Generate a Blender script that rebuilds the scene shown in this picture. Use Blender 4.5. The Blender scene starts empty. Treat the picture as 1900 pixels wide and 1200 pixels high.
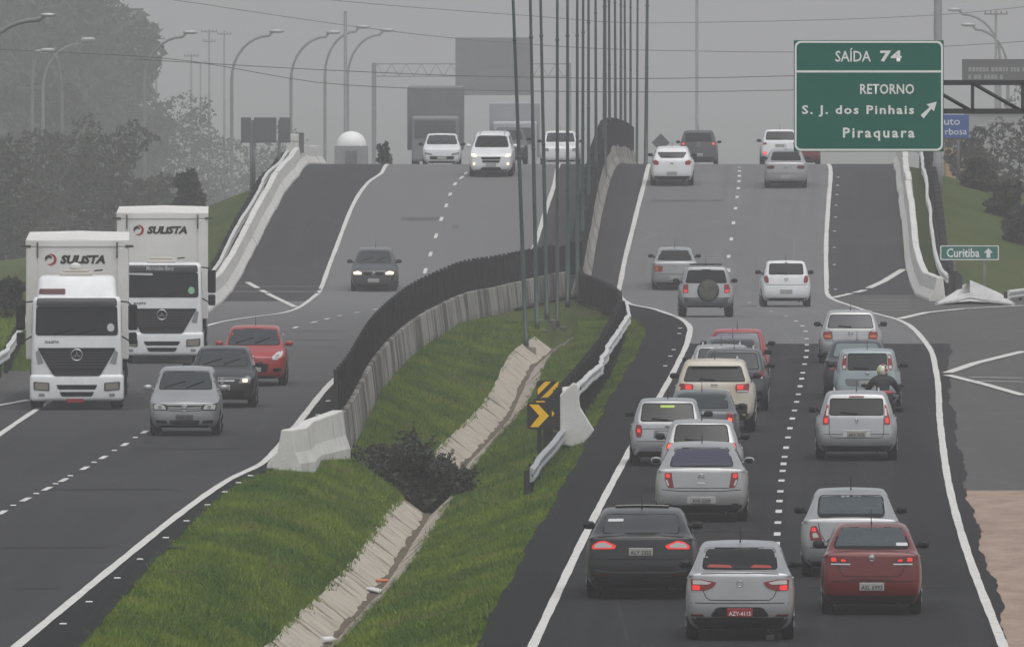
import bpy, bmesh, math, random
import numpy as np
from mathutils import Vector, Matrix
from mathutils.bvhtree import BVHTree
random.seed(7)
rng = np.random.default_rng(7)
SC = bpy.context.scene
COL = SC.collection
rad = math.radians

# ------------------------------------------------------------------ camera
F = 24000.0                 # focal length in pixels of the 1900 px wide photograph
CH = 10.1                   # camera height over the flat part of the road (a footbridge)
PITCH = math.atan(615.0 / F)
cam = bpy.data.cameras.new('camera')
cam.sensor_width = 36.0
cam.lens = 36.0 * F / 1900.0
cam.clip_start = 1.0
cam.clip_end = 40000.0
camo = bpy.data.objects.new('camera', cam)
COL.objects.link(camo)
camo.location = (0, 0, CH)
camo.rotation_euler = (math.pi / 2 - PITCH, 0, 0)
SC.camera = camo

# ------------------------------------------------------------------ light
SUN_EL, SUN_AZ = 70.0, 158.0
world = bpy.data.worlds.new('World')
SC.world = world
world.use_nodes = True
wn = world.node_tree
sky = wn.nodes.new('ShaderNodeTexSky')
sky.sky_type = 'NISHITA'
sky.sun_disc = False
sky.sun_elevation = rad(SUN_EL)
sky.sun_rotation = rad(SUN_AZ)
sky.air_density = 1.0
sky.dust_density = 3.0
hs = wn.nodes.new('ShaderNodeHueSaturation')
hs.inputs['Saturation'].default_value = 0.24       # cloud cover: a nearly grey sky
wn.links.new(sky.outputs[0], hs.inputs['Color'])
bg = wn.nodes['Background']
wn.links.new(hs.outputs[0], bg.inputs[0])
bg.inputs[1].default_value = 0.138
sl = bpy.data.lights.new('sun', 'SUN')
sl.energy = 1.28
sl.angle = rad(75)
sl.color = (1.0, 0.985, 0.965)
so = bpy.data.objects.new('sun', sl)
COL.objects.link(so)
so.rotation_euler = (rad(90 - SUN_EL), 0, rad(180 - SUN_AZ))
so.location = (0, 0, 60)

SC.view_settings.view_transform = 'Standard'
SC.view_settings.look = 'None'
SC.view_settings.gamma = 1.0
SC.view_settings.exposure = 0.0
SC.view_settings.use_curve_mapping = False
SC.render.engine = 'CYCLES'
cy = SC.cycles
cy.use_denoising = True
cy.max_bounces = 6
cy.diffuse_bounces = 2
cy.glossy_bounces = 3
cy.transmission_bounces = 4
cy.transparent_max_bounces = 8
cy.volume_bounces = 1
cy.use_adaptive_sampling = False
HAZE = 0.00053

# ------------------------------------------------------------------ projection helpers
CP, SP = math.cos(PITCH), math.sin(PITCH)
def W(px, py, Y):
    """world point at distance Y that the photograph shows at pixel (px, py)"""
    a, b = (px - 950.0) / F, (py - 600.0) / F
    d = Vector((a, CP - b * SP, -SP - b * CP))
    return Vector((0, 0, CH)) + d * (Y / d.y)
def pxy(Y, z):
    dy, dz = Y, z - CH
    u = dy * CP - dz * SP
    v = dy * SP + dz * CP
    return 600.0 - F * v / u
class Pchip:
    def __init__(s, xs, ys):
        o = np.argsort(xs)
        s.x, s.y = np.array(xs, float)[o], np.array(ys, float)[o]
        h, d = np.diff(s.x), np.diff(s.y) / np.diff(s.x)
        m = np.zeros(len(s.x))
        m[0], m[-1] = d[0], d[-1]
        for i in range(1, len(m) - 1):
            if d[i - 1] * d[i] > 0:
                w1, w2 = 2 * h[i] + h[i - 1], h[i] + 2 * h[i - 1]
                m[i] = (w1 + w2) / (w1 / d[i - 1] + w2 / d[i])
        s.m = m
    def __call__(s, t):
        if t <= s.x[0]: return float(s.y[0] + s.m[0] * (t - s.x[0]))
        if t >= s.x[-1]: return float(s.y[-1])
        i = int(np.searchsorted(s.x, t)) - 1
        h = s.x[i + 1] - s.x[i]
        u = (t - s.x[i]) / h
        return float((1 + 2 * u) * (1 - u) ** 2 * s.y[i] + u * (1 - u) ** 2 * h * s.m[i]
                     + u * u * (3 - 2 * u) * s.y[i + 1] + u * u * (u - 1) * h * s.m[i + 1])
# the road's height along the view: flat, a shallow dip, the climb to the bridge, then down
H = Pchip([0, 200, 380, 396, 420, 453, 470, 487, 504, 518, 523, 530, 545, 571, 600, 640, 700, 760, 900],
          [0, 0, 0, -.01, -.25, -.47, .5, 1.68, 2.54, 3.07, 3.1, 3.04, 2.8, 2.34, 1.9, 1.0, -.8, -1.5, -1.5])
_ty = np.arange(120.0, 521.0, 0.25)
_tp = np.array([pxy(t, H(t)) for t in _ty])
def Yof(py):
    return float(np.interp(-py, -_tp, _ty))
def G(px, py):
    """point of the road surface seen at a pixel"""
    Y = Yof(py)
    p = W(px, py, Y)
    return Vector((p.x, Y, H(Y)))
def curve(pts, ext=()):
    ys, xs = [], []
    for px, py in pts:
        g = G(px, py)
        ys.append(g.y); xs.append(g.x)
    for y, x in ext:
        ys.append(y); xs.append(x)
    return Pchip(ys, xs)
# painted lines (centres)
LO = curve([(-560, 1190), (-25, 823), (65, 762), (230, 668), (393, 602), (471, 588), (524, 581), (552, 572), (582, 551), (600, 524), (621, 467), (639, 419), (660, 371), (684, 338), (710, 319)], [(560, -5.0), (700, -5.0), (900, -6)])
LC = curve([(-330, 1190), (4, 951), (118, 891), (268, 802), (410, 700), (548, 608), (603, 593), (650, 582), (705, 572), (761, 549), (789, 503), (809, 438), (828, 382), (844, 342), (866, 320)], [(560, -1.45), (700, -1.45), (900, -2.4)])
LI = curve([(30, 1200), (225, 1040), (345, 945), (425, 890), (490, 857), (545, 795), (620, 705), (733, 640), (816, 600), (905, 565), (950, 545), (985, 475), (1010, 400), (1033, 320)], [(560, 2.1), (700, 2.1), (900, 1.2)])
RL = curve([(990, 1195), (1090, 985), (1150, 870), (1222, 740), (1255, 680), (1278, 625), (1279, 606), (1255, 588), (1215, 574), (1168, 564), (1148, 545), (1155, 505), (1180, 400), (1203, 310)], [(560, 6.1), (600, 6.9), (700, 9.0), (900, 14)])
RC = curve([(1428, 1195), (1440, 1020), (1450, 892), (1462, 812), (1478, 746), (1490, 690), (1497, 640), (1489, 605), (1470, 592), (1440, 581), (1405, 568), (1362, 545), (1352, 502), (1357, 444), (1361, 414), (1372, 315)], [(560, 9.6), (600, 10.4), (700, 12.5), (900, 17.5)])
RR = curve([(1862, 1200), (1800, 1040), (1765, 920), (1745, 790), (1737, 690), (1722, 642), (1690, 606), (1640, 586), (1590, 571), (1540, 552), (1533, 500), (1533, 450), (1537, 380), (1540, 310)], [(560, 13.2), (600, 14.0), (700, 16), (900, 21)])
# edges of the pavements and of the median
LPE = lambda Y: LO(Y) - (1.2 if Y < 385 else min(1.2 + (Y - 385) * .06, 3.3))   # outer pavement edge, left
MLE = curve([(150, 1200), (290, 1040), (385, 945), (452, 890), (520, 866), (632, 843), (700, 722), (760, 655), (850, 600), (950, 572), (1010, 556)], [(455, 2.2), (487, 2.75), (520, 3.6), (600, 4.2), (900, 4.2)])
MRE = curve([(880, 1200), (985, 1000), (1055, 880), (1105, 785), (1150, 705), (1188, 640), (1196, 612), (1170, 590), (1120, 565)], [(455, 2.9), (487, 3.55), (520, 4.35), (600, 5.0), (900, 5.5)])
DR = Pchip([195, 210, 235, 262, 285, 318, 336, 355, 375, 400, 420], [-3.2, -2.85, -2.2, -1.62, -1.05, -.38, -.05, .32, .85, 1.35, 1.6])
def _dr(px, py, d):
    s = (py + 15) / (CH + d)
    return F / s, (px - 950) / s
_d = [_dr(611, 1193, 1.35), _dr(701, 1096, 1.35), _dr(787, 968, 1.35), _dr(857, 870, 1.35), _dr(927, 792, 1.3), _dr(948, 761, 1.25), _dr(983, 701, 1.05), _dr(1039, 640, .55)]
DR = Pchip([t[0] for t in _d] + [410], [t[1] for t in _d] + [1.75])
DEP = Pchip([100, 345, 362, 385, 405, 900], [.98, .95, .75, .25, .05, .05])   # depth of the drain's rim under the road
RPE = curve([(1872, 1200), (1850, 1100), (1822, 1010), (1800, 935), (1790, 880), (1775, 800), (1760, 700), (1760, 640), (1740, 605), (1700, 585), (1680, 560)], [(453, 14.3), (470, 14.4), (487, 14.9), (520, 16.0), (560, 16.6), (600, 17.5), (900, 25)])

# ------------------------------------------------------------------ objects and materials
def tag(o, label=None, cat=None, group=None, kind=None):
    if label: o['label'] = label
    if cat: o['category'] = cat
    if group: o['group'] = group
    if kind: o['kind'] = kind
    return o
def link(name, me, parent=None):
    o = bpy.data.objects.new(name, me)
    COL.objects.link(o)
    if parent is not None: o.parent = parent
    return o
def empty(name, loc=(0, 0, 0), rz=0.0, rx=0.0):
    o = bpy.data.objects.new(name, None)
    COL.objects.link(o)
    o.location = loc
    o.rotation_mode = 'XYZ'
    o.rotation_euler = (rx, 0, rz)
    o.empty_display_size = .3
    return o
def copy_tree(o, parent=None):
    c = o.copy()
    COL.objects.link(c)
    c.parent = parent
    for ch in o.children: copy_tree(ch, c)
    return c
MATS = {}
def mat(name, col=(.5, .5, .5), rough=.6, metal=0.0, var=0.0, scale=4.0, bump=0.0, bscale=None, emit=None, estr=0.0,
        coat=0.0, col2=None, stretch=(1, 1, 1), detail=4.0, spec=.5, alpha=None, thr=(.35, .65), coords='Object'):
    if name in MATS: return MATS[name]
    m = bpy.data.materials.new(name)
    m.use_nodes = True
    nt = m.node_tree
    N = nt.nodes
    b = N['Principled BSDF']
    b.inputs['Base Color'].default_value = (*col, 1)
    b.inputs['Roughness'].default_value = rough
    b.inputs['Metallic'].default_value = metal
    b.inputs['Specular IOR Level'].default_value = spec
    if coat:
        b.inputs['Coat Weight'].default_value = coat
        b.inputs['Coat Roughness'].default_value = .08
    if emit:
        b.inputs['Emission Color'].default_value = (*emit, 1)
        b.inputs['Emission Strength'].default_value = estr
    if var or col2 or bump:
        tc = N.new('ShaderNodeTexCoord')
        mp = N.new('ShaderNodeMapping')
        mp.inputs['Scale'].default_value = stretch
        nt.links.new(tc.outputs[coords], mp.inputs[0])
        nz = N.new('ShaderNodeTexNoise')
        nz.inputs['Scale'].default_value = scale
        nz.inputs['Detail'].default_value = detail
        nz.inputs['Roughness'].default_value = .6
        nt.links.new(mp.outputs[0], nz.inputs['Vector'])
        cr = N.new('ShaderNodeValToRGB')
        c2 = col2 or tuple(c * (1 + var) for c in col)
        c1 = col if col2 else tuple(c * (1 - var) for c in col)
        cr.color_ramp.elements[0].position, cr.color_ramp.elements[1].position = thr
        cr.color_ramp.elements[0].color = (*c1, 1)
        cr.color_ramp.elements[1].color = (*c2, 1)
        nt.links.new(nz.outputs[0], cr.inputs[0])
        nt.links.new(cr.outputs[0], b.inputs['Base Color'])
        if bump:
            bz = N.new('ShaderNodeTexNoise')
            bz.inputs['Scale'].default_value = bscale or scale * 6
            bz.inputs['Detail'].default_value = 3
            nt.links.new(tc.outputs[coords], bz.inputs['Vector'])
            bp = N.new('ShaderNodeBump')
            bp.inputs['Strength'].default_value = bump
            bp.inputs['Distance'].default_value = .05
            nt.links.new(bz.outputs[0], bp.inputs['Height'])
            nt.links.new(bp.outputs[0], b.inputs['Normal'])
    MATS[name] = m
    return m
def layer(m, col, scale, thr, stretch=(1, 1, 1), amount=1.0, kind='noise', coords='Object'):
    """a second blotch/streak colour over a material's base colour"""
    nt = m.node_tree
    N = nt.nodes
    b = N['Principled BSDF']
    inp = b.inputs['Base Color']
    tc = N.new('ShaderNodeTexCoord')
    mp = N.new('ShaderNodeMapping')
    mp.inputs['Scale'].default_value = stretch
    nt.links.new(tc.outputs[coords], mp.inputs[0])
    if kind == 'noise':
        nz = N.new('ShaderNodeTexNoise')
        nz.inputs['Detail'].default_value = 5
        out = nz.outputs[0]
    elif kind == 'grad':                    # along the second texture axis
        nz = N.new('ShaderNodeSeparateXYZ')
        out = nz.outputs[1]
    else:
        nz = N.new('ShaderNodeTexVoronoi')
        nz.feature = 'DISTANCE_TO_EDGE'
        out = nz.outputs[0]
    if kind != 'grad': nz.inputs['Scale'].default_value = scale
    nt.links.new(mp.outputs[0], nz.inputs[0])
    cr = N.new('ShaderNodeMapRange')
    cr.inputs[1].default_value, cr.inputs[2].default_value = thr
    cr.inputs[3].default_value, cr.inputs[4].default_value = 0, amount
    nt.links.new(out, cr.inputs[0])
    mx = N.new('ShaderNodeMix')
    mx.data_type = 'RGBA'
    nt.links.new(cr.outputs[0], mx.inputs[0])
    if inp.is_linked: nt.links.new(inp.links[0].from_socket, mx.inputs[6])
    else: mx.inputs[6].default_value = inp.default_value
    mx.inputs[7].default_value = (*col, 1)
    nt.links.new(mx.outputs[2], inp)
    return m
# setting
def asphalt(name, col, track, patch, spec, var=.12, hazed=None):
    m = mat(name, col, .85, var=var, scale=1.0, stretch=(1.2, .08, 1), bump=.35, bscale=45, spec=spec)
    layer(m, track, 1.0, (.46, .60), (9, .010, 1), .9, coords='UV')          # wheel tracks and oil film along the lanes
    layer(m, tuple(c * .6 for c in col), 1.0, (.52, .64), (26, .02, 1), .7, coords='UV')
    layer(m, patch, .16, (.54, .58), (.5, .22, 1), .8)                        # repaired patches
    layer(m, tuple(c * .5 for c in col), .5, (.62, .70), (1, .35, 1), .5)      # oil stains
    layer(m, tuple(c * .45 for c in col), .22, (0, .006), (1, .16, 1), .6, kind='vor')   # cracks
    if hazed: layer(m, hazed[0], 1.0, hazed[1], (1, 1, 1), .85, kind='grad', coords='UV')   # paler colour towards the bridge, standing in for thicker mist there
    layer(m, tuple(c * 1.35 for c in col), 18, (.60, .72), (1, .25, 1), .5)    # loose grit
    return m
asph_new = asphalt('asphalt_fresh', (.034, .034, .0355), (.050, .050, .052), (.026, .026, .027), .1)
asph_old = asphalt('asphalt_worn', (.205, .205, .204), (.165, .165, .164), (.175, .175, .174), .5)  # older, paler surface, its colour lifted further in place of thicker crest mist
asph_left = asphalt('asphalt_grey', (.043, .043, .044), (.032, .032, .033), (.053, .053, .053), .3, hazed=((.17, .17, .169), (290.0, 440.0)))
asph_dark = asphalt('asphalt_shoulder', (.028, .028, .029), (.036, .036, .036), (.022, .022, .022), .06, .2)
asph_dark2 = asphalt('asphalt_shoulder_worn', (.062, .062, .063), (.050, .050, .050), (.072, .072, .071), .2, .15)
asph_ramp = asphalt('asphalt_ramp', (.15, .148, .142), (.12, .118, .114), (.115, .113, .108), .4, .2)
layer(asph_ramp, (.075, .074, .07), 3.5, (.50, .62), (1, .35, 1), .6)
layer(asph_ramp, (.06, .06, .057), .7, (0, .02), (1, .22, 1), .7, kind='vor')
paint_w = mat('road_paint', (.60, .59, .56), .7, var=.08, scale=3, spec=.08)
layer(paint_w, (.2, .2, .19), 7, (.55, .75), (1, .5, 1), .45)
sand = mat('sandy_verge', (.33, .245, .195), .95, var=.14, scale=1.4, bump=.8, bscale=12, stretch=(1, .3, 1), spec=.08)
layer(sand, (.22, .165, .135), 1.6, (.58, .68), (1, .4, 1), .55)
layer(sand, (.42, .36, .30), 9, (.60, .70), (1, .4, 1), .5)
layer(sand, (.12, .105, .075), 5.2, (.66, .70), (1, .5, 1), .7)
grass_g = mat('grass_ground', (.045, .07, .012), .95, col2=(.07, .09, .02), scale=.5, bump=.6, bscale=9, stretch=(1, .4, 1), spec=.08)
layer(grass_g, (.075, .07, .035), .8, (.58, .75), (1, .4, 1), .5)
far_g = mat('far_grass', (.05, .06, .028), .95, col2=(.07, .075, .04), scale=.05, bump=.4, bscale=2, spec=.08)
conc = mat('concrete', (.33, .315, .285), .9, var=.1, scale=2.2, bump=.25, bscale=25)
layer(conc, (.09, .085, .075), 1.4, (.48, .62), (1, .35, .12), .85)
conc_w = mat('whitewashed_concrete', (.62, .61, .58), .85, var=.07, scale=1.5, bump=.2, bscale=18)
layer(conc_w, (.30, .28, .25), 1.4, (.56, .74), (2, 2, .35), .6)
conc_b = mat('weathered_concrete', (.30, .285, .26), .9, var=.15, scale=1.5, bump=.3, bscale=14)
layer(conc_b, (.05, .047, .04), 1.1, (.48, .58), (1, .30, .06), .9)
layer(conc_b, (.03, .032, .022), 1.0, (.5, .62), (1, 1.1, .1), .7)
slab_m = mat('drain_concrete', (.42, .375, .31), .9, var=.16, scale=3, bump=.4, bscale=16)
layer(slab_m, (.20, .165, .12), 1.3, (.54, .7), (1, 1, 1), .6)
silt = mat('silt', (.10, .08, .055), .95, var=.4, scale=5, bump=.5, bscale=20)
galv = mat('galvanised', (.46, .47, .48), .5, metal=.55, var=.12, scale=3)
white_rail = mat('white_rail', (.58, .58, .57), .6, var=.1, scale=4)
layer(white_rail, (.25, .24, .22), 3, (.6, .75), (1, 1, 1), .5)
darkm = mat('dark_mesh', (.009, .009, .009), .9, spec=.1, var=.5, scale=3)
postm = mat('dark_post', (.02, .02, .02), .8)
polem = mat('pole_green', (.032, .062, .054), .5, var=.25, scale=.8, metal=.2)
layer(polem, (.12, .12, .10), 1.5, (.5, .7), (6, 6, .3), .55)
greym = mat('grey_steel', (.17, .175, .18), .6, var=.15, scale=1.5)
darksteel = mat('dark_steel', (.035, .037, .04), .55)
woodpole = mat('pole_concrete', (.2, .19, .18), .9, var=.2, scale=2)
signgreen = mat('sign_green', (.0, .125, .085), .42, var=.05, scale=2)
layer(signgreen, (.0, .10, .068), 1.2, (.52, .72), (1, 1, .4), .4)
signwhite = mat('sign_white', (.82, .83, .82), .5)
signback = mat('sign_back', (.13, .132, .138), .6, var=.1, scale=1)
signblue = mat('sign_blue', (.03, .09, .32), .5)
signyel = mat('sign_yellow', (1.0, .58, .0), .5, var=.06, scale=5)
signblack = mat('sign_black', (.012, .012, .013), .55)
leaf_d = mat('leaf_dark', (.014, .020, .011), .8, col2=(.05, .062, .03), scale=1.3)
leaf_b = mat('bush_leaf', (.008, .011, .006), .6, col2=(.045, .055, .025), scale=9)
leaf_r = mat('shrub_leaf', (.03, .04, .018), .8, col2=(.055, .07, .03), scale=3)
bark = mat('bark', (.05, .042, .034), .95, var=.3, scale=4)
blade_m = mat('grass_blade', (.062, .125, .005), .8, col2=(.17, .235, .013), scale=.7, stretch=(1, .3, 1))
layer(blade_m, (.22, .19, .07), .9, (.58, .72), (1, .35, 1), .6)
layer(blade_m, (.05, .10, .012), .5, (.52, .68), (1, .3, 1), .6)
wall_a = mat('wall_grey', (.33, .33, .33), .9, var=.1, scale=.3)
wall_b = mat('wall_pale', (.42, .42, .41), .9, var=.08, scale=.3)
roofm = mat('roof_dark', (.08, .075, .07), .9)
# ------------------------------------------------------------------ mesh helpers
class MB:
    """collects shapes, links them as ONE mesh object"""
    def __init__(s): s.v, s.f, s.sm = [], [], []
    def add(s, vs, fs, smooth=False):
        o = len(s.v)
        s.v += [tuple(p) for p in vs]
        s.f += [tuple(i + o for i in f) for f in fs]
        s.sm += [smooth] * len(fs)
        return s
    def box(s, x0, x1, y0, y1, z0, z1):
        return s.add([(x0, y0, z0), (x1, y0, z0), (x1, y1, z0), (x0, y1, z0), (x0, y0, z1), (x1, y0, z1), (x1, y1, z1), (x0, y1, z1)],
                     [(0, 3, 2, 1), (4, 5, 6, 7), (0, 1, 5, 4), (1, 2, 6, 5), (2, 3, 7, 6), (3, 0, 4, 7)])
    def tube(s, pts, r, n=8, cap=True):
        pts = [Vector(p) for p in pts]
        rs = r if isinstance(r, (list, tuple)) else [r] * len(pts)
        vs, fs = [], []
        for i, p in enumerate(pts):
            t = (pts[min(i + 1, len(pts) - 1)] - pts[max(i - 1, 0)]).normalized()
            a = t.cross(Vector((0, 0, 1)) if abs(t.z) < .9 else Vector((0, 1, 0))).normalized()
            b = t.cross(a)
            for k in range(n):
                w = 2 * math.pi * k / n
                vs.append(p + (a * math.cos(w) + b * math.sin(w)) * rs[i])
        for i in range(len(pts) - 1):
            for k in range(n):
                fs.append((i * n + k, i * n + (k + 1) % n, (i + 1) * n + (k + 1) % n, (i + 1) * n + k))
        s.add(vs, fs, True)
        if cap:
            m = len(s.v) - len(vs)
            s.f += [tuple(m + k for k in range(n))[::-1], tuple(m + (len(pts) - 1) * n + k for k in range(n))]
            s.sm += [False, False]
        return s
    def prism(s, outline, y0, y1):
        """outline in (x, z), extruded along y"""
        n = len(outline)
        vs = [(x, y0, z) for x, z in outline] + [(x, y1, z) for x, z in outline]
        fs = [tuple(range(n)), tuple(range(2 * n - 1, n - 1, -1))]
        fs += [(i, i + n, (i + 1) % n + n, (i + 1) % n) for i in range(n)]
        return s.add(vs, fs)
    def ell(s, c, r, nu=12, nv=8, p=1.0):
        vs, fs = [], []
        def q(t): return math.copysign(abs(t) ** p, t)
        for j in range(1, nv):
            a = math.pi * j / nv
            for i in range(nu):
                b = 2 * math.pi * i / nu
                vs.append((c[0] + r[0] * q(math.sin(a)) * q(math.cos(b)), c[1] + r[1] * q(math.sin(a)) * q(math.sin(b)), c[2] + r[2] * q(math.cos(a))))
        T, B = len(vs), len(vs) + 1
        vs += [(c[0], c[1], c[2] + r[2]), (c[0], c[1], c[2] - r[2])]
        for j in range(nv - 2):
            for i in range(nu):
                k = (i + 1) % nu
                fs.append((j * nu + i, (j + 1) * nu + i, (j + 1) * nu + k, j * nu + k))
        for i in range(nu):
            fs.append((T, i, (i + 1) % nu))
            fs.append((B, (nv - 2) * nu + (i + 1) % nu, (nv - 2) * nu + i))
        return s.add(vs, fs, True)
    def mesh(s, name, m=None, bevel=0, bseg=2):
        me = bpy.data.meshes.new(name)
        me.from_pydata(s.v, [], s.f)
        me.polygons.foreach_set('use_smooth', s.sm)
        if bevel:
            bm = bmesh.new()
            bm.from_mesh(me)
            bmesh.ops.remove_doubles(bm, verts=bm.verts, dist=1e-5)
            bmesh.ops.recalc_face_normals(bm, faces=bm.faces)
            es = [e for e in bm.edges if len(e.link_faces) == 2 and e.calc_face_angle(0) > .5]
            bmesh.ops.bevel(bm, geom=es, offset=bevel, segments=bseg, profile=.5, affect='EDGES', clamp_overlap=True)
            bm.to_mesh(me)
            bm.free()
        if m: me.materials.append(m)
        me.update()
        return me
    def build(s, name, m, parent=None, bevel=0, bseg=2):
        return link(name, s.mesh(name, m, bevel, bseg), parent)
def strip(name, fa, fb, y0, y1, m, dz, parent=None, step=3.0, n=1):
    """a sheet between two curves X(Y), following the road's height"""
    ys = np.linspace(y0, y1, max(2, int((y1 - y0) / step) + 1))
    vs, fs = [], []
    for Y in ys:
        a, b = fa(Y), fb(Y)
        for k in range(n + 1):
            vs.append((a + (b - a) * k / n, Y, H(Y) + dz))
    w = n + 1
    for i in range(len(ys) - 1):
        for k in range(n):
            fs.append((i * w + k, i * w + k + 1, (i + 1) * w + k + 1, (i + 1) * w + k))
    o = MB().add(vs, fs).build(name, m, parent)
    uv = o.data.uv_layers.new(name='UVMap')
    for lp in o.data.loops:
        k, i = lp.vertex_index % w, lp.vertex_index // w
        uv.data[lp.index].uv = (k / n, ys[i])
    return o
TXT = {}
def text_mesh(body, w, h, m, bold=.0, ext=.002, shear=0.0, space=1.0):
    """mesh of a line of writing that fills w x h, in the xz plane, centred, facing -y"""
    cu = bpy.data.curves.new('lettering', 'FONT')
    cu.body = body
    cu.offset = bold
    cu.shear = shear
    cu.space_character = space
    cu.resolution_u = 2
    o = bpy.data.objects.new('lettering', cu)
    COL.objects.link(o)
    dg = bpy.context.evaluated_depsgraph_get()
    me = bpy.data.meshes.new_from_object(o.evaluated_get(dg))
    bpy.data.objects.remove(o)
    bpy.data.curves.remove(cu)
    n = len(me.vertices)
    a = np.zeros(n * 3)
    me.vertices.foreach_get('co', a)
    a = a.reshape(-1, 3)
    lo, hi = a.min(0), a.max(0)
    x = (a[:, 0] - (lo[0] + hi[0]) / 2) * (w / (hi[0] - lo[0]))
    z = (a[:, 1] - (lo[1] + hi[1]) / 2) * (h / (hi[1] - lo[1]))
    me.vertices.foreach_set('co', np.stack([x, np.zeros(n), z], 1).ravel())
    me.materials.clear()
    me.materials.append(m)
    me.update()
    me.name = 'lettering'
    return me
def lettering(body, loc, w, h, m, parent, bold=0.0, rz=0.0, shear=0.0, name='lettering', space=1.0):
    o = link(name, text_mesh(body, w, h, m, bold, shear=shear, space=space), parent)
    o.location = loc
    o.rotation_euler = (0, 0, rz)
    return o

# ------------------------------------------------------------------ terrain
def yst(a, b, s): return list(np.arange(a, b, s))
YS = [-60, 60, 120] + yst(150, 380, 4) + yst(380, 540, 2.5) + yst(540, 620, 6) + yst(620, 780, 16) + [820, 900, 1000, 1100, 1200, 1400, 1600, 2400, 4000, 8000, 20000]
def lerp(a, b, t): return a + (b - a) * t
def sm(a, b, t):
    u = min(max((t - a) / (b - a), 0), 1)
    return u * u * (3 - 2 * u)
def rows(Y):
    Yc = min(max(Y, 150), 900)
    h = H(Yc)
    wob = .06 * math.sin(Y * .31) + .05 * math.sin(Y * .13 + 1)
    r = []
    e = LPE(Yc)
    k = sm(410, 470, Yc)                       # embankment of the bridge approach
    fl = lerp(-.6, -3.4, sm(380, 470, Yc))     # low land on the left
    def lz(d): return max(h - .06 - d * lerp(.03, .42, k), fl)
    r += [(-4000, fl - 1), (-120, fl - .6), (e - 34, fl - .2), (e - 20, lz(20)), (e - 9, lz(9) + wob), (e - 4.5, lz(4.5) + wob), (e - 2, lz(2)), (e - .55, lz(.5)), (e + .25, h - .05)]
    a, b = MLE(Yc), MRE(Yc)
    r += [(LI(Yc), h - .09), (a - .12, h - .05)]
    D = DEP(Yc)
    d = DR(Yc)
    if Y < 425:
        dl, dr = d - .55, d + .5
        bu = lerp(.30, -.04, sm(268, 292, Yc))        # the near bank bulges, the one behind the block is hollow
        bu *= sm(200, 240, Yc) * .6 + .4
        r += [(lerp(a, dl, .33), h - D * .33 + bu * .8 + wob * .4), (lerp(a, dl, .68), h - D * .72 + bu + wob * .5), (dl, h - D - .04),
              (d - .3, h - D - .42), (d, h - D - .62), (d + .3, h - D - .42), (dr, h - D - .04), (lerp(dr, b, .5), h - D * .5 - .05 - wob * .5), (b + .12, h - .05)]
    else:
        for t in (.2, .4, .45, .5, .52, .55, .6, .8): r.append((lerp(a, b, t), h - .12))
        r.append((b + .12, h - .05))
    r += [(RR(Yc), h - .09)]
    e = RPE(Yc)
    g = lerp(0, .26, k)
    fr = lerp(-.5, -3.0, k)
    def rz(d): return max(h - .06 - d * lerp(.004, .27, k), fr)
    r += [(e - .2, h - .05), (e + .5, rz(.4)), (e + 2, rz(2)), (e + 4.5, rz(4.5) + wob), (e + 9, rz(9) + wob), (e + 20, rz(20)), (e + 40, fr), (140, fr - .6), (4000, fr - 1)]
    return r
def build_ground():
    vs, fs = [], []
    w = None
    for Y in YS:
        r = rows(Y)
        w = len(r)
        fall = lambda x: -42 * (.36 * sm(560, 1400, Y) + .64 * sm(1500, 2400, Y) if x < -20 else sm(700, 1300, Y))   # added valley beyond the bridge: far ground sinks so mist alone shows there
        vs += [(x, Y, z + fall(x)) for x, z in r]
    for i in range(len(YS) - 1):
        for k in range(w - 1):
            fs.append((i * w + k, i * w + k + 1, (i + 1) * w + k + 1, (i + 1) * w + k))
    mb = MB().add(vs, fs, True)
    return tag(mb.build('ground', grass_g), 'rough grass covering the verges, median and banks', kind='structure')
ground = build_ground()
GB = BVHTree.FromPolygons([tuple(v.co) for v in ground.data.vertices], [tuple(p.vertices) for p in ground.data.polygons])
def gz(x, y):
    p = GB.ray_cast(Vector((x, y, 80)), Vector((0, 0, -1)))[0]
    return p.z if p else 0.0

ST = lambda o, l=None: tag(o, l, kind='structure')
# the carriageways
LRE = lambda Y: MLE(Y) - .02 if Y < 425 else MLE(Y) + .3
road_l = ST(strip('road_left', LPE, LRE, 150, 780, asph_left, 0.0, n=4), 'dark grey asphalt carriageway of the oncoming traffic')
shl = lambda Y: min(LO(Y) - .0, LO(Y))
ST(strip('shoulder_left', lambda Y: LPE(Y) + .02, lambda Y: LO(Y) + .02, 440, 600, asph_dark2, .006), 'dark asphalt shoulder of the left carriageway on the bridge ramp')
ST(strip('shoulder_median_left', lambda Y: LI(Y) - .02, lambda Y: MLE(Y) - .03 if Y < 425 else MLE(Y) + .28, 150, 420, asph_dark, .006), 'dark asphalt strip between left carriageway and median')
road_r = ST(strip('road_right', lambda Y: RL(Y) - .1, lambda Y: RR(Y) + .1, 371.5, 780, asph_old, 0.0, n=4), 'weathered pale asphalt of the right carriageway climbing the bridge')
road_n = ST(strip('road_right_resurfaced', lambda Y: RL(Y) - .1, lambda Y: RPE(Y) + .05 * math.sin(Y * .21) + .035 * math.sin(Y * .63 + math.sin(Y * .17)) + .02 * math.sin(Y * 1.9 + 2 * math.sin(Y * .31)), 150, 371.5, asph_new, 0.002, step=1.0, n=4), 'freshly resurfaced dark asphalt of the right carriageway')
ST(strip('shoulder_median_right', lambda Y: MRE(Y) + .02 + .03 * math.sin(Y * .23) + .025 * math.sin(Y * .71 + 1) + .012 * math.sin(Y * 2.9), lambda Y: RL(Y) - .05, 150, 440, asph_dark, .006, step=1.0), 'dark asphalt shoulder between median grass and right carriageway')
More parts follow.
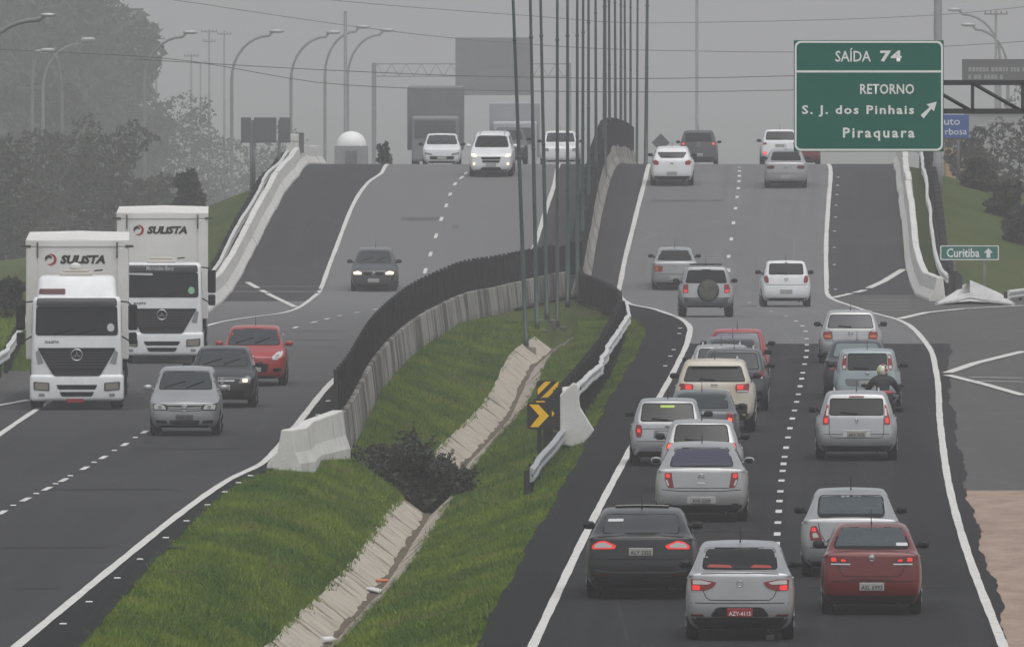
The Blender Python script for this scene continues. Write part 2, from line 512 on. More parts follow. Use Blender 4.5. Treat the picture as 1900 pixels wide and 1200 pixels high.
ST(strip('shoulder_median_left_worn', lambda Y: LI(Y) - .02, lambda Y: MLE(Y) - .03 if Y < 425 else MLE(Y) + .28, 420, 600, asph_dark2, .006), 'greyer strip beside the left face of the bridge median barrier')
ST(strip('shoulder_median_right_worn', lambda Y: MRE(Y) - .75, lambda Y: RL(Y) - .05, 440, 620, asph_dark2, .006), 'greyer strip beside the right face of the bridge median barrier')
ST(strip('shoulder_right', lambda Y: RR(Y) + .05, lambda Y: RPE(Y) - .2, 452, 640, asph_dark2, .006), 'dark asphalt shoulder on the right side of the bridge ramp')
ramp_edge = lambda Y: 40.0 if Y < 424 else 40 - (Y - 424) * .9
ST(strip('exit_ramp', lambda Y: (RPE(Y) - .15 if Y < 372 else RR(Y)), lambda Y: lerp(44, RPE(Y), sm(414, 455, Y)), 262.5, 453, asph_ramp, -.008, n=6, step=2), 'cracked old asphalt of the exit ramp')
ST(strip('sandy_verge', lambda Y: RPE(Y) - .15, lambda Y: 40, 150, 262.3 + 2, sand, -.012, n=6, step=2), 'bare pinkish sand beside the right carriageway')
ST(strip('left_apron', lambda Y: LPE(Y) - 5 + .3 * math.sin(Y * .4), lambda Y: LPE(Y) + .02, 285, 345, asph_ramp, -.004, n=2), 'rough paved apron beside the left carriageway')

# painted markings: parts of the roads
def line(parent, f, y0, y1, w=.16, dz=.012, step=2.0):
    wj = lambda Y: w * (1 + .12 * math.sin(Y * .9) * math.sin(Y * .37))
    return strip('edge_line', lambda Y: f(Y) - wj(Y) / 2, lambda Y: f(Y) + wj(Y) / 2, y0, y1, paint_w, dz, parent, step)
line(road_l, LO, 150, 530, .15)
line(road_l, LI, 150, 530, .165)
line(road_n, RL, 150, 371.5, .15)
line(road_r, RL, 371.5, 530, .17)
line(road_n, RR, 150, 371.5, .15)
line(road_r, RR, 371.5, 530, .16)
def dash(parent, f, py, ln=2.0, w=.125):
    ln *= .72 if parent is not road_l else 1.0
    Y = Yof(py)
    strip('lane_dash', lambda t: f(t) - w / 2, lambda t: f(t) + w / 2, Y - ln / 2, Y + ln / 2, paint_w, .012, parent, 1.0)
for py in (1183, 1160, 1137, 1115, 1093, 1072, 1051, 1030, 1009, 991, 970, 949, 930, 912, 892, 874, 861, 848, 831, 812, 795, 777, 762, 746, 732, 717, 703, 692, 676, 663, 651):
    dash(road_n, RC, py, 2.1 if py % 2 else 1.6)
for py in (640, 629, 615, 605, 596, 587, 578, 569, 562, 502, 476, 444, 414, 387, 366, 350, 337, 327, 318, 311):
    dash(road_r, RC, py, 1.7)
for py in (1180, 1120, 1070, 1025, 985, 951, 927, 907, 891, 869, 849, 825, 802, 780, 758, 738, 719, 702, 685, 668, 652, 636, 622, 608, 598, 592, 586, 580, 574, 564, 549, 529, 503, 472, 438, 407, 382, 361, 342, 330, 322):
    dash(road_l, LC, py, 1.9)
stud_me = MB().box(-.06, .06, -.05, .05, 0, .025).mesh('road_stud', mat('stud_white', (.75, .75, .72), .4), bevel=.01, bseg=1)
def stud(parent, f, py, off=0.0):
    Y = Yof(py)
    o = link('road_stud', stud_me, parent)
    o.location = (f(Y) + off, Y, H(Y) + .008)
for py in (939, 917, 899, 884, 859, 837, 813, 791): stud(road_l, LC, py)
for py in (1159, 1118, 1074, 1039, 999, 968, 938, 914, 897, 884, 868, 832, 798, 771, 745): stud(road_l, LI, py, .32)
for py in (538, 492, 460, 430, 404, 382, 362, 345, 330): stud(road_r, RR, py, .3)
for py in (620, 610, 650, 662, 680): stud(road_n, RL, py, -.3)
# repaired and tarred patches, and thin cross bands painting faint shadows on the roads
tar = mat('tar_shade_patch', (.035, .035, .036), .85, var=.25, scale=3, spec=.1)
tar_shade = mat('tar_shade_worn', (.10, .10, .10), .85, var=.2, scale=3, spec=.2)
def road_patch(parent, x0, x1, y0, y1, m=tar):
    a, b, c, d = G(x0, y1), G(x1, y1), G(x1 + (y1 - y0) * .2, y0), G(x0 + (y1 - y0) * .2, y0)
    MB().add([p + Vector((0, 0, .008)) for p in (a, b, c, d)], [(0, 1, 2, 3)]).build('tar_shade_patch', m, parent)
road_patch(road_l, 745, 813, 403, 409, tar_shade)
road_patch(road_l, 838, 850, 418, 424, tar_shade)
road_patch(road_r, 1205, 1340, 371, 374, tar_shade)
for py in (640, 628, 612): road_patch(road_l, 480, 640, py, py + 3, tar_shade)
for x0, x1, y0, y1 in ((1350, 1395, 905, 912), (1500, 1660, 893, 897), (1180, 1440, 983, 986), (1500, 1760, 1085, 1089), (1340, 1420, 1010, 1016)): road_patch(road_n, x0, x1, y0, y1, mat('tar_shade_fresh', (.023, .023, .024), .8, spec=.1))
for x0, x1, y0, y1 in ((60, 330, 905, 909), (-20, 200, 1010, 1016), (310, 345, 1013, 1016), (250, 480, 830, 833), (20, 110, 1080, 1092)): road_patch(road_l, x0, x1, y0, y1, mat('tar_shade_grey', (.036, .036, .037), .8, spec=.1))
# gore lines
def free_line(parent, pts, w=.16, dz=.014, along=False):
    g = [G(*p) for p in pts]
    vs, fs = [], []
    for i, p in enumerate(g):
        t = g[min(i + 1, len(g) - 1)] - g[max(i - 1, 0)]
        n = Vector((t.y, -t.x, 0)).normalized() * w / 2
        for q in (p - n, p + n): vs.append((q.x, q.y, H(q.y) + dz))
    for i in range(len(g) - 1): fs.append((2 * i, 2 * i + 1, 2 * i + 3, 2 * i + 2))
    return MB().add(vs, fs).build('gore_line', paint_w, parent)
def sub(pts, n=6):
    out = []
    for a, b in zip(pts, pts[1:]):
        for k in range(n): out.append((lerp(a[0], b[0], k / n), lerp(a[1], b[1], k / n)))
    return out + [pts[-1]]
free_line(road_l, sub([(459, 524), (500, 547), (548, 570)], 8), .2)
free_line(road_r, sub([(1545, 553), (1600, 540), (1640, 522), (1676, 500)], 6), .26)
free_line(road_r, sub([(1668, 592), (1720, 580), (1790, 573), (1900, 567)], 6), .3)
free_line(road_n, sub([(1758, 692), (1810, 674), (1900, 652)], 6), .3)
free_line(road_n, sub([(1758, 696), (1830, 714), (1900, 734)], 6), .26)
for py in (557, 563, 569, 575): free_line(road_r, sub([(1600, py), (1690, py + 1)], 3), .16)
for py in (704, 711): free_line(road_n, sub([(1800, py - 4), (1900, py - 2)], 3), .2)
free_line(road_l, sub([(-60, 764), (0, 752), (55, 742)], 3), .2)

# ------------------------------------------------------------------ drain in the median: slabs as pieces
drain = ST(strip('drain_bed', lambda Y: DR(Y) - .12, lambda Y: DR(Y) + .12, 190, 388, silt, 0.0, step=1.0), 'silt lying along the bottom of the concrete median drain')
for v in drain.data.vertices:
    v.co.z = H(v.co.y) - DEP(v.co.y) - .36 + rng.uniform(-.03, .03)
    v.co.x += rng.uniform(-.06, .06)
Y = 194.0
while Y < 386:
    ln = 1.15 if Y < 300 else 2.3
    ln *= rng.uniform(.8, 1.25)
    for sgn in (-1, 1):
        mb = MB()
        y0, y1 = Y + .006, Y + ln - .006
        ti = rng.uniform(-.012, .012)
        wd = (.62 if sgn < 0 else .52) + rng.uniform(-.03, .04)
        vs = []
        for yy in (y0, y1):
            d = DR(yy); zt = H(yy) - DEP(yy)
            j = rng.uniform(-.02, .02)
            pts = [(d + sgn * .03, zt - .40 + ti), (d + sgn * wd, zt + .05 + ti + j), (d + sgn * wd, zt - .07 + ti + j), (d + sgn * .03, zt - .52 + ti)]
            vs += [(x, yy + rng.uniform(-.01, .01), z) for x, z in pts]
        f = [(0, 1, 5, 4), (1, 2, 6, 5), (2, 3, 7, 6), (3, 0, 4, 7), (3, 2, 1, 0), (4, 5, 6, 7)]
        mb.add(vs, f).build('drain_slab', slab_m, drain)
    Y += ln
# litter lying in the drain
for i, (py, c, l) in enumerate([(1097, (.6, .6, .58), 'pale plastic strip lying in the drain below the bush'), (1190, (.7, .7, .68), 'white plastic bottle at the near end of the drain'), (1080, (.6, .16, .05), 'orange rag lying in the drain beside the pale strip')]):
    s = (py + 15) / (CH + 1.3)
    yy = F / s
    mb = MB()
    if i == 2: mb.ell((0, 0, 0), (.1, .14, .035), 9, 6, .8)
    elif i == 0: mb.box(-.12, .12, -.9, .9, -.012, .012)
    else: mb.tube([(0, -.16, 0), (0, .1, 0), (0, .14, 0), (0, .19, 0)], [.06, .06, .022, .022], 8)
    o = mb.build(['plastic_strip', 'plastic_bottle', 'rag'][i], mat('litter%d' % i, c, .5))
    o.location = (DR(yy), yy, H(yy) - DEP(yy) - .3)
    o.rotation_euler = (0, 0, .2 - i)
    tag(o, l, 'litter')
# ------------------------------------------------------------------ barriers, fences, guardrails
def resample(path, ds):
    P = [Vector(p) for p in path]
    L = [0.0]
    for a, b in zip(P, P[1:]): L.append(L[-1] + (b - a).length)
    n = max(1, round(L[-1] / ds))
    out = []
    for k in range(n + 1):
        t = L[-1] * k / n
        i = min(max(int(np.searchsorted(L, t)) - 1, 0), len(P) - 2)
        out.append(P[i].lerp(P[i + 1], (t - L[i]) / max(L[i + 1] - L[i], 1e-6)))
    return out
def gpath(f, y0, y1, ds=2.0, off=0.0):
    return [Vector((f(Y) + off, Y, H(Y))) for Y in np.arange(y0, y1 + .01, ds)]
JERSEY = [(-.28, -.1), (-.28, .08), (-.16, .32), (-.09, .82), (.09, .82), (.16, .32), (.28, .08), (.28, -.1)]
def barrier(name, path, seg, label, m, prof=JERSEY, gap=.03, jit=.012, group=None, cat='barrier', part='barrier_panel'):
    root = empty(name, path[0])
    tag(root, label, cat, group)
    o = Vector(path[0])
    P = resample(path, seg)
    for a, b in zip(P, P[1:]):
        t = (b - a).normalized()
        n = Vector((t.y, -t.x, 0)).normalized()
        j = rng.uniform(-jit, jit)
        vs = []
        for q in (a + t * gap / 2, b - t * gap / 2):
            for x, z in prof: vs.append(q - o + n * (x + j) + Vector((0, 0, z + (j if z > .1 else 0))))
        k = len(prof)
        fs = [tuple(range(k))[::-1], tuple(range(k, 2 * k))] + [(i, (i + 1) % k, (i + 1) % k + k, i + k) for i in range(k)]
        MB().add(vs, fs).build(part, m, root, bevel=.02, bseg=1)
    return root
PANEL = {}
def screen(name, path, ds, z0, label, th=.05, zs=1.0, group=None, post=True):
    """dark mesh panels standing between posts"""
    root = empty(name, path[0])
    tag(root, label, 'fence', group)
    o = Vector(path[0])
    P = resample(path, ds)
    pm_ = MB().box(-th * .5 - .02, th * .5 + .02, -.04, .04, 0, 1.03 * zs).mesh('post', postm)
    for i, (a, b) in enumerate(zip(P, P[1:])):
        d = b - a
        n = Vector((d.y, -d.x, 0)).normalized() * th / 2
        j0, j1 = rng.uniform(-.03, .03), rng.uniform(-.03, .03)
        a0, b0 = a - o + Vector((0, 0, z0)), b - o + Vector((0, 0, z0)) - d * .01
        vs, k = [], 6
        for q in range(k + 1):                   # the top edge is frayed and sags a little
            t = q / k
            c = a0.lerp(b0, t)
            top = .98 * zs + lerp(j0, j1, t) + rng.uniform(-.035, .02)
            vs += [c - n, c + n, c + n + Vector((0, 0, top)), c - n + Vector((0, 0, top))]
        fs = [(0, 1, 2, 3), (4 * k, 4 * k + 3, 4 * k + 2, 4 * k + 1)]
        for q in range(k):
            for e in range(4): fs.append((4 * q + e, 4 * q + (e + 1) % 4, 4 * q + 4 + (e + 1) % 4, 4 * q + 4 + e))
        MB().add(vs, fs).build('mesh_panel', darkm, root)
        if post: link('post', pm_, root).location = a0
    return root
WB = [(-.03, .44), (.045, .48), (.045, .53), (-.02, .565), (-.02, .605), (.045, .64), (.045, .70), (-.03, .745), (-.055, .745), (-.055, .44)]
def guardrail(name, path, label, m=white_rail, side=1, wav=.05, posts=True, zoff=0.0, group=None, pstep=4.0, post_m=postm):
    root = empty(name, path[0])
    tag(root, label, 'guardrail', group)
    o = Vector(path[0])
    P = resample(path, 2.0)
    n = len(P)
    dx = np.convolve(rng.normal(0, wav, n + 6), np.ones(3) / 3, 'same')[3:n + 3]
    dz = np.convolve(rng.normal(0, wav * .5, n + 6), np.ones(3) / 3, 'same')[3:n + 3]
    k = len(WB)
    vs, fs = [], []
    for i, p in enumerate(P):
        t = (P[min(i + 1, n - 1)] - P[max(i - 1, 0)]).normalized()
        nn = Vector((t.y, -t.x, 0)).normalized() * side
        for x, z in WB: vs.append(p - o + nn * (x + dx[i]) + Vector((0, 0, z + dz[i] + zoff)))
    for i in range(n - 1):
        for j in range(k): fs.append((i * k + j, i * k + (j + 1) % k, (i + 1) * k + (j + 1) % k, (i + 1) * k + j))
    fs += [tuple(range(k)), tuple(range((n - 1) * k, n * k))[::-1]]
    MB().add(vs, fs).build('rail', m, root)
    for i in range(0, n, max(1, int(pstep / 2))):
        if posts:
            p = P[i] - o
            t = (P[min(i + 1, n - 1)] - P[max(i - 1, 0)]).normalized()
            nn = Vector((t.y, -t.x, 0)).normalized() * side
            q = p - nn * .12
            MB().box(q.x - .06, q.x + .06, q.y - .04, q.y + .04, q.z - .3, q.z + .7 + zoff).build('post', post_m, root)
    return root
# left branch: concrete wall with the anti-glare screen along the oncoming carriageway
LBf = lambda Y: MLE(Y) - .12
pathL = gpath(LBf, 283.5, 452) 
WALL = [(-.2, -.1), (-.2, .1), (-.11, .82), (.11, .82), (.2, .1), (.2, -.9)]
barrier('median_wall', pathL, 3.2, 'stained concrete wall under the dark screen on the left edge of the median', conc_b, WALL, jit=.01, part='wall_panel')
screen('anti_glare_screen', [p + Vector((-.02, 0, 0)) for p in pathL], 2.4, .80, 'long dark anti glare screen on the stained wall, curving beside oncoming lanes')
# white block ending the wall
root = empty('barrier_end_block', (MLE(283) - .1, 283, 0))
tag(root, 'white concrete end block where the median wall begins, nearest the camera', 'barrier')
prof = [(-.42, -.1), (-.42, .1), (-.2, .35), (-.12, .84), (.14, .84), (.2, .35), (.3, .1), (.3, -.3)]
mb = MB()
vs = []
P = [Vector((LI(274) + .72, 274.2, 0)), Vector((LI(276) + .9, 275.4, 0)), Vector((MLE(279) - .22, 279.4, 0)), Vector((MLE(283) - .10, 283.4, 0))]
hs_ = [.98, 1.0, 1.0, 1.12]
for i, p in enumerate(P):
    for x, z in prof:
        vs.append(p - root.location + Vector((x, 0, z * (hs_[i] if z > .2 else 1))))
k = len(prof)
fs = [tuple(range(k))[::-1], tuple(range(3 * k, 4 * k))]
for i in range(3): fs += [(i * k + j, i * k + (j + 1) % k, (i + 1) * k + (j + 1) % k, (i + 1) * k + j) for j in range(k)]
mb.add(vs, fs).build('block', conc_w, root, bevel=.03)
# the barrier on the bridge, between both carriageways
CBf = Pchip([452, 460, 470, 487, 504, 518, 535, 560, 600], [2.35, 2.5, 2.72, 3.1, 3.5, 3.9, 4.3, 4.95, 5.6])
pathC = gpath(CBf, 452, 596)
barrier('bridge_median_barrier', pathC, 4.0, 'stained concrete median barrier climbing the bridge between both carriageways', conc, jit=.015)
screen('anti_glare_screen', [p + Vector((-.12, 0, 0)) for p in pathC], 2.4, .7, 'dark anti glare screen on the barrier that climbs to the crest', th=.42, zs=1.2, post=False)
# right branch: guardrail with low screen
pr = [(1050, 806), (1065, 788), (1100, 742), (1130, 700), (1152, 655), (1165, 622), (1163, 603), (1148, 590), (1120, 575), (1092, 562)]
pathR = [G(*p) for p in pr] + [Vector((2.6, 452, H(452)))]
guardrail('median_guardrail', pathR, 'wavy white guardrail with dark screen along the right edge of the median', side=1, wav=.07)
screen('anti_glare_screen', [p + Vector((-.22, 0, 0)) for p in pathR], 1.8, .1, 'low dark screen right behind the wavy white median guardrail', th=.10, zs=.9)
pathR2 = [G(*p) for p in [(988, 890), (1003, 868), (1022, 842), (1046, 812)]]
guardrail('median_guardrail', pathR2, 'short bent guardrail end in the grass in front of the chevron signs', m=galv, wav=.06, zoff=-.5)
# white flared concrete end at the guardrail
root = empty('barrier_flare', G(1062, 815))
tag(root, 'white flared concrete barrier end beside the chevron signs', 'barrier')
MB().prism([(-.28, -.1), (-.28, 1.0), (.02, 1.28), (.12, 1.24), (.18, .72), (.5, .2), (.16, -.22)], 0, .35).build('flare', conc_w, root, bevel=.03)
MB().prism([(-.22, -.1), (-.22, 1.08), (.1, 1.12), (.16, .4), (.2, -.1)], .35, 3.4).build('wall_panel', conc_w, root, bevel=.03)
# outer barriers of the bridge ramps
OLf = curve([(388, 578), (429, 541), (459, 491), (480, 446), (510, 392), (534, 347), (556, 326)], [(535, -8.2), (560, -7.4)])
barrier('ramp_barrier', gpath(lambda Y: OLf(Y) - .25, 417, 548), 5.2, 'white concrete barrier along the left shoulder of the bridge ramp', conc_w, [(-.3, -.1), (-.2, .78), (.02, .78), (.1, .34), (.28, .08), (.28, -.1)], gap=.06, jit=.03)
guardrail('ramp_guardrail', gpath(lambda Y: OLf(Y) - .72, 430, 528), 'white guardrail on the grass behind the left ramp barrier', side=1, wav=.04, zoff=-.1)
screen('ramp_fence', [p + Vector((-.3, 0, 0)) for p in gpath(lambda Y: OLf(Y) - .72, 430, 540)], 2.5, -.1, 'low dark fence behind the guardrail of the left ramp', th=.12, zs=.55)
b = empty('concrete_marker', Vector((OLf(517) - .55, 520, H(520))))
tag(b, 'white concrete marker block at the top of the left ramp barrier', 'marker')
MB().box(-.22, .3, -.2, .2, -.1, 1.0).box(-.62, .3, -.22, .22, 1.0, 1.3).build('marker_block', conc_w, b, bevel=.03)
ORf = curve([(1695, 500), (1690, 450), (1685, 400), (1678, 350), (1672, 310)], [(450, 14.4), (535, 16.0), (560, 16.6)])
ORp = [G(1728, 558) + Vector((.2, 0, 0)), G(1712, 548)] + gpath(ORf, 452, 545)
barrier('ramp_barrier', ORp, 5.0, 'white concrete barrier along the right shoulder of the bridge ramp', conc_w, [(-.28, -.1), (-.28, .08), (-.1, .34), (-.02, .8), (.2, .8), (.3, -.1)], gap=.06, jit=.03)
guardrail('ramp_guardrail', [p + Vector((.75, 0, 0)) for p in gpath(ORf, 450, 530)], 'white guardrail on the grass behind the right ramp barrier', side=-1, wav=.05, zoff=.02)
screen('ramp_fence', [p + Vector((1.15, 0, 0)) for p in gpath(ORf, 450, 545)], 2.5, -.15, 'low dark fence behind the guardrail of the right ramp', th=.2, zs=.85)
# collapsed white crash barrier at the exit nose
root = empty('crash_cushion', G(1800, 560))
tag(root, 'low white ribbed crash barrier lying at the exit nose below the sign', 'barrier')
o = Vector(root.location)
for i in range(7):
    t = i / 6
    a, c, d = G(1738 + 6 * i, 566 - 3.2 * i), G(1800, 563 - 3.4 * i), G(1880 - 4 * i, 566 - 2.6 * i)
    pts = []
    for q, hgt in ((a, .05), (a.lerp(c, .5), .22), (c, .36), (c.lerp(d, .5), .2), (d, .04)):
        pts.append(q - o + Vector((0, 0, hgt * (.6 + .4 * t))))
    MB().tube(pts, .075, 6).build('rib', white_rail, root)
MB().add([G(1735, 566) - o + Vector((0, 0, .03)), G(1800, 564) - o + Vector((0, 0, .1)), G(1882, 566) - o + Vector((0, 0, .03)), G(1860, 551) - o + Vector((0, 0, .02)), G(1800, 540) - o + Vector((0, 0, .3)), G(1770, 548) - o + Vector((0, 0, .1))], [(0, 1, 5), (1, 4, 5), (1, 3, 4), (1, 2, 3)]).build('base', conc_w, root)
guardrail('exit_guardrail', [G(1872, 560), G(1900, 556), G(1960, 552)], 'white guardrail leading off along the exit ramp at the right edge', wav=.02, zoff=-.35)
# left roadside near the trucks
guardrail('roadside_guardrail', [G(-40, 735), G(0, 705), G(22, 690), G(36, 655), G(48, 632)], 'bent white guardrail on the grass left of the trucks', m=white_rail, wav=.1)
r = empty('warning_sign', W(-22, 640, 330)); r.location.z = 0
tag(r, 'back of a dark triangular sign at the left edge behind the guardrail', 'sign')
MB().prism([(-.5, 2.72), (.46, 2.72), (-.02, 1.85)], 0, .03).build('panel', signblack, r)
MB().tube([(0, .08, -.1), (0, .08, 2.7)], .04).build('post', darksteel, r)

# ------------------------------------------------------------------ chevron boards
def rrect(w, h, r=.05, n=4, cx=0, cz=0):
    out = []
    for sx, sz, a0 in ((1, 1, 0), (-1, 1, 90), (-1, -1, 180), (1, -1, 270)):
        for k in range(n + 1):
            a = rad(a0 + 90 * k / n)
            out.append((cx + sx * (w / 2 - r) + r * math.cos(a), cz + sz * (h / 2 - r) + r * math.sin(a)))
    return out
def board(name, px, py, Y, wpx, hpx, label, kind):
    s = F / Y
    c = W(px, py, Y)
    w, h = wpx / s, hpx / s
    g = gz(c.x, Y)
    root = empty(name, (c.x, Y, g), rz=0)
    tag(root, label, 'sign')
    cz = c.z - g
    MB().prism(rrect(w, h, .06, cz=cz), 0, .03).build('panel', signblack, root)
    if kind == 'chev':
        a, b = w * .42, h * .42
        t = w * .34
        MB().prism([(-a, cz + b), (-a + t * 1.1, cz + b), (a - .02, cz), (-a + t * 1.1, cz - b), (-a + .02, cz - b), (a - t * 1.25, cz)], -.006, -.001).build('chevron', signyel, root)
    else:
        for k in range(-2, 4):
            # diagonal stripes clipped to the panel
            x0 = -w + k * w * .55
            pts = [(x0, -h / 2), (x0 + w * .28, -h / 2), (x0 + w * .28 + h, h / 2), (x0 + h, h / 2)]
            poly = clip(pts, -w / 2 + .02, w / 2 - .02, -h / 2 + .02, h / 2 - .02)
            if len(poly) > 2: MB().prism([(x, z + cz) for x, z in poly], -.006, -.001).build('stripe', signyel, root)
    MB().box(-.05, .05, .035, .12, -.2, cz + h * .4).build('post', postm, root)
    return root
def clip(poly, x0, x1, z0, z1):
    def cut(p, f, inter):
        out = []
        for i in range(len(p)):
            a, b = p[i - 1], p[i]
            if f(b):
                if not f(a): out.append(inter(a, b))
                out.append(b)
            elif f(a): out.append(inter(a, b))
        return out
    def ix(v): return lambda a, b: (v, a[1] + (b[1] - a[1]) * (v - a[0]) / (b[0] - a[0]))
    def iz(v): return lambda a, b: (a[0] + (b[0] - a[0]) * (v - a[1]) / (b[1] - a[1]), v)
    for f, n in ((lambda p: p[0] >= x0, ix(x0)), (lambda p: p[0] <= x1, ix(x1)), (lambda p: p[1] >= z0, iz(z0)), (lambda p: p[1] <= z1, iz(z1))):
        poly = cut(poly, f, n)
        if not poly: return []
    return poly
board('hazard_board', 1017, 748, 300, 42, 84, 'yellow and black diagonal striped hazard board, tallest behind the chevrons', 'str')
board('chevron_sign', 1022, 764, 296, 38, 54, 'rear chevron board showing only slivers behind the front chevron', 'chev')
board('chevron_sign', 1012, 767, 292, 44, 56, 'middle black and yellow chevron board, half hidden by the front one', 'chev')
board('chevron_sign', 1001, 771, 288, 46, 50, 'front black and yellow chevron board pointing right above the guardrail end', 'chev')
for px, py, Y, l in ((995, 845, 275, 'upper dark reflector post beside the short guardrail end'), (982, 866, 268, 'lower dark reflector post beside the short guardrail end')):
    c = W(px, py, Y)
    g = gz(c.x, Y)
    tag(MB().box(-.09, .09, 0, .1, -.15, .42).build('delineator_post', postm, None, bevel=.02), l, 'post').location = (c.x, Y, g)

# ------------------------------------------------------------------ big green gantry sign
YG = 240.0
SG = F / YG
root = empty('gantry_sign', W(1950, 600, YG))
root.location = (W(1925, 600, YG).x + 1.2, YG, 0)
tag(root, 'large green overhead exit sign SAÍDA 74 with white lettering, on a steel gantry', 'sign')
o = Vector(root.location)
def gl(px, py, d=0.0): return W(px, py, YG) - o + Vector((0, d, 0))
a, b = gl(1473, 75), gl(1751, 281.5)
sg = MB().box(a.x, b.x, 0, .06, b.z, a.z).build('panel', signgreen, root, bevel=.01)
sg.rotation_euler = (0, 0, 0)
inner = rrect(b.x - a.x - .10, a.z - b.z - .10, .09, 5, (a.x + b.x) / 2, (a.z + b.z) / 2)
outer = rrect(b.x - a.x - .03, a.z - b.z - .03, .11, 5, (a.x + b.x) / 2, (a.z + b.z) / 2)
n = len(inner)
vs = [(x, -.004, z) for x, z in outer] + [(x, -.004, z) for x, z in inner]
MB().add(vs, [(i, (i + 1) % n, (i + 1) % n + n, i + n) for i in range(n)]).build('border', signwhite, sg)
p, q = gl(1476, 133), gl(1749, 133)
MB().box(p.x, q.x, -.006, -.002, p.z - .02, p.z + .02).build('divider', signwhite, sg)
for body, x0, x1, y0, y1, bo, sp_ in (('SAÍDA', 1550, 1616, 89.5, 115, .012, 1.0), ('74', 1633, 1673, 94, 115, .04, 1.12), ('RETORNO', 1596, 1696, 156, 175, .018, 1.05), ('S. J. dos Pinhais', 1488, 1696, 195.5, 217, .026, 1.22), ('Piraquara', 1564, 1697, 237, 261.5, .026, 1.28)):
    c = gl((x0 + x1) / 2, (y0 + y1) / 2)
    lettering(body, (c.x, -.006, c.z), (x1 - x0) / SG, (y1 - y0) / SG, signwhite, sg, bo, space=sp_)
ar = [(1738, 189), (1733, 207), (1728, 202), (1714, 220), (1708, 214), (1725, 199), (1719, 194)]
MB().prism([(gl(x, y).x, gl(x, y).z) for x, y in ar], -.006, -.002).build('arrow', signwhite, sg)
for zpx in (154, 207):
    p = gl(1700, zpx)
    r_ = gl(2000, zpx)
    MB().box(p.x, o.x * 0 + .35, .1, .18, p.z - .045, p.z + .045).build('chord', darksteel, root)
    MB().box(p.x, .35, .9, .98, p.z - .045, p.z + .045).build('chord', darksteel, root)
z1, z0 = gl(0, 154).z, gl(0, 207).z
x = gl(1712, 0).x
while x < .2:
    MB().box(x - .03, x + .03, .1, .17, z0, z1).build('strut', darksteel, root)
    MB().tube([(x, .135, z1), (x + .93, .135, z0)], .035, 6).build('brace', darksteel, root)
    MB().tube([(x, .94, z1), (x + .93, .94, z0)], .035, 6).build('brace', darksteel, root)
    x += .93
MB().box(.15, .6, .3, .8, -1.0, z1 + .2).build('column', darksteel, root, bevel=.02)

# Curitiba direction sign
YC = 455.0
c = W(1799, 469, YC)
g = gz(c.x, YC)
root = empty('direction_sign', (c.x, YC, g))
tag(root, 'small green Curitiba direction sign on two posts at the foot of the grass bank', 'sign')
s = F / YC
cz = c.z - g
pn = MB().prism(rrect(109 / s, 27 / s, .04, cz=cz), 0, .03).build('panel', mat('sign_green_small', (.012, .15, .11), .5), root)
fr = rrect(109 / s, 27 / s, .04, cz=cz); fi = rrect(105 / s, 23.5 / s, .03, cz=cz); n = len(fr)
MB().add([(x, -.004, z) for x, z in fr] + [(x, -.004, z) for x, z in fi], [(i, (i + 1) % n, (i + 1) % n + n, i + n) for i in range(n)]).build('border', signwhite, pn)
lettering('Curitiba', (-12 / s, -.006, cz), 61 / s, 17 / s, signwhite, pn, .02)
u = 1 / s
MB().prism([(x * u, cz + z * u) for x, z in ((35, 8.5), (26.5, 0), (31.5, 0), (31.5, -9), (38.5, -9), (38.5, 0), (43.5, 0))][::-1], -.006, -.002).build('arrow', signwhite, pn)
for dx in (-27, 28):
    MB().box(dx * u - .045, dx * u + .045, .04, .12, -.4, cz + .1).build('post', woodpole, root)

# blue sign, message panel, sign backs
def panel_sign(name, x0, x1, y0, y1, Y, m, label, posts=(), base=None, lines=(), cat='sign', tm=None, pm=greym, thick=.06):
    s = F / Y
    a, b = W(x0, y0, Y), W(x1, y1, Y)
    g = base if base is not None else gz((a.x + b.x) / 2, Y)
    root = empty(name, ((a.x + b.x) / 2, Y, g))
    tag(root, label, cat)
    o = Vector(root.location)
    p = MB().box(a.x - o.x, b.x - o.x, 0, thick, b.z - g, a.z - g).build('panel', m, root, bevel=.02)
    for px in posts:
        x = W(px, 0, Y).x - o.x
        MB().tube([(x, thick + .07, -.5), (x, thick + .07, a.z - g - .1)], .06).build('post', pm, root)
    for body, lx0, lx1, ly0, ly1 in lines:
        c = W((lx0 + lx1) / 2, (ly0 + ly1) / 2, Y) - o
        lettering(body, (c.x, -.006, c.z), (lx1 - lx0) / s, (ly1 - ly0) / s, tm or signwhite, p)
    return root
panel_sign('place_sign', 1712, 1798, 213, 257, 530, signblue, 'blue place sign half hidden behind the large green sign', (1778,), None, [('uto', 1752, 1781, 221, 232), ('rbosa', 1754, 1794, 238, 250)])
mp = panel_sign('message_panel', 1785, 1930, 110, 152, 800, mat('panel_dark', (.06, .06, .06), .6), 'dark message panel with two pale text lines, right of the green sign', (1850,))
for row, (x0, x1) in enumerate(((1797, 1926), (1797, 1862))):
    mb = MB(); x = x0
    while x < x1:
        w_ = random.choice((4, 5, 5, 6)); p, q = W(x, 125 + row * 14, 800) - mp.location, W(x + w_, 133 + row * 14, 800) - mp.location
        mb.box(p.x, q.x, -.01, -.004, q.z, p.z); x += w_ + random.choice((1.6, 1.6, 1.6, 5))
    tag(mb.build('text_row', mat('led_pale', (.3, .3, .3), .6), mp), kind='stuff')
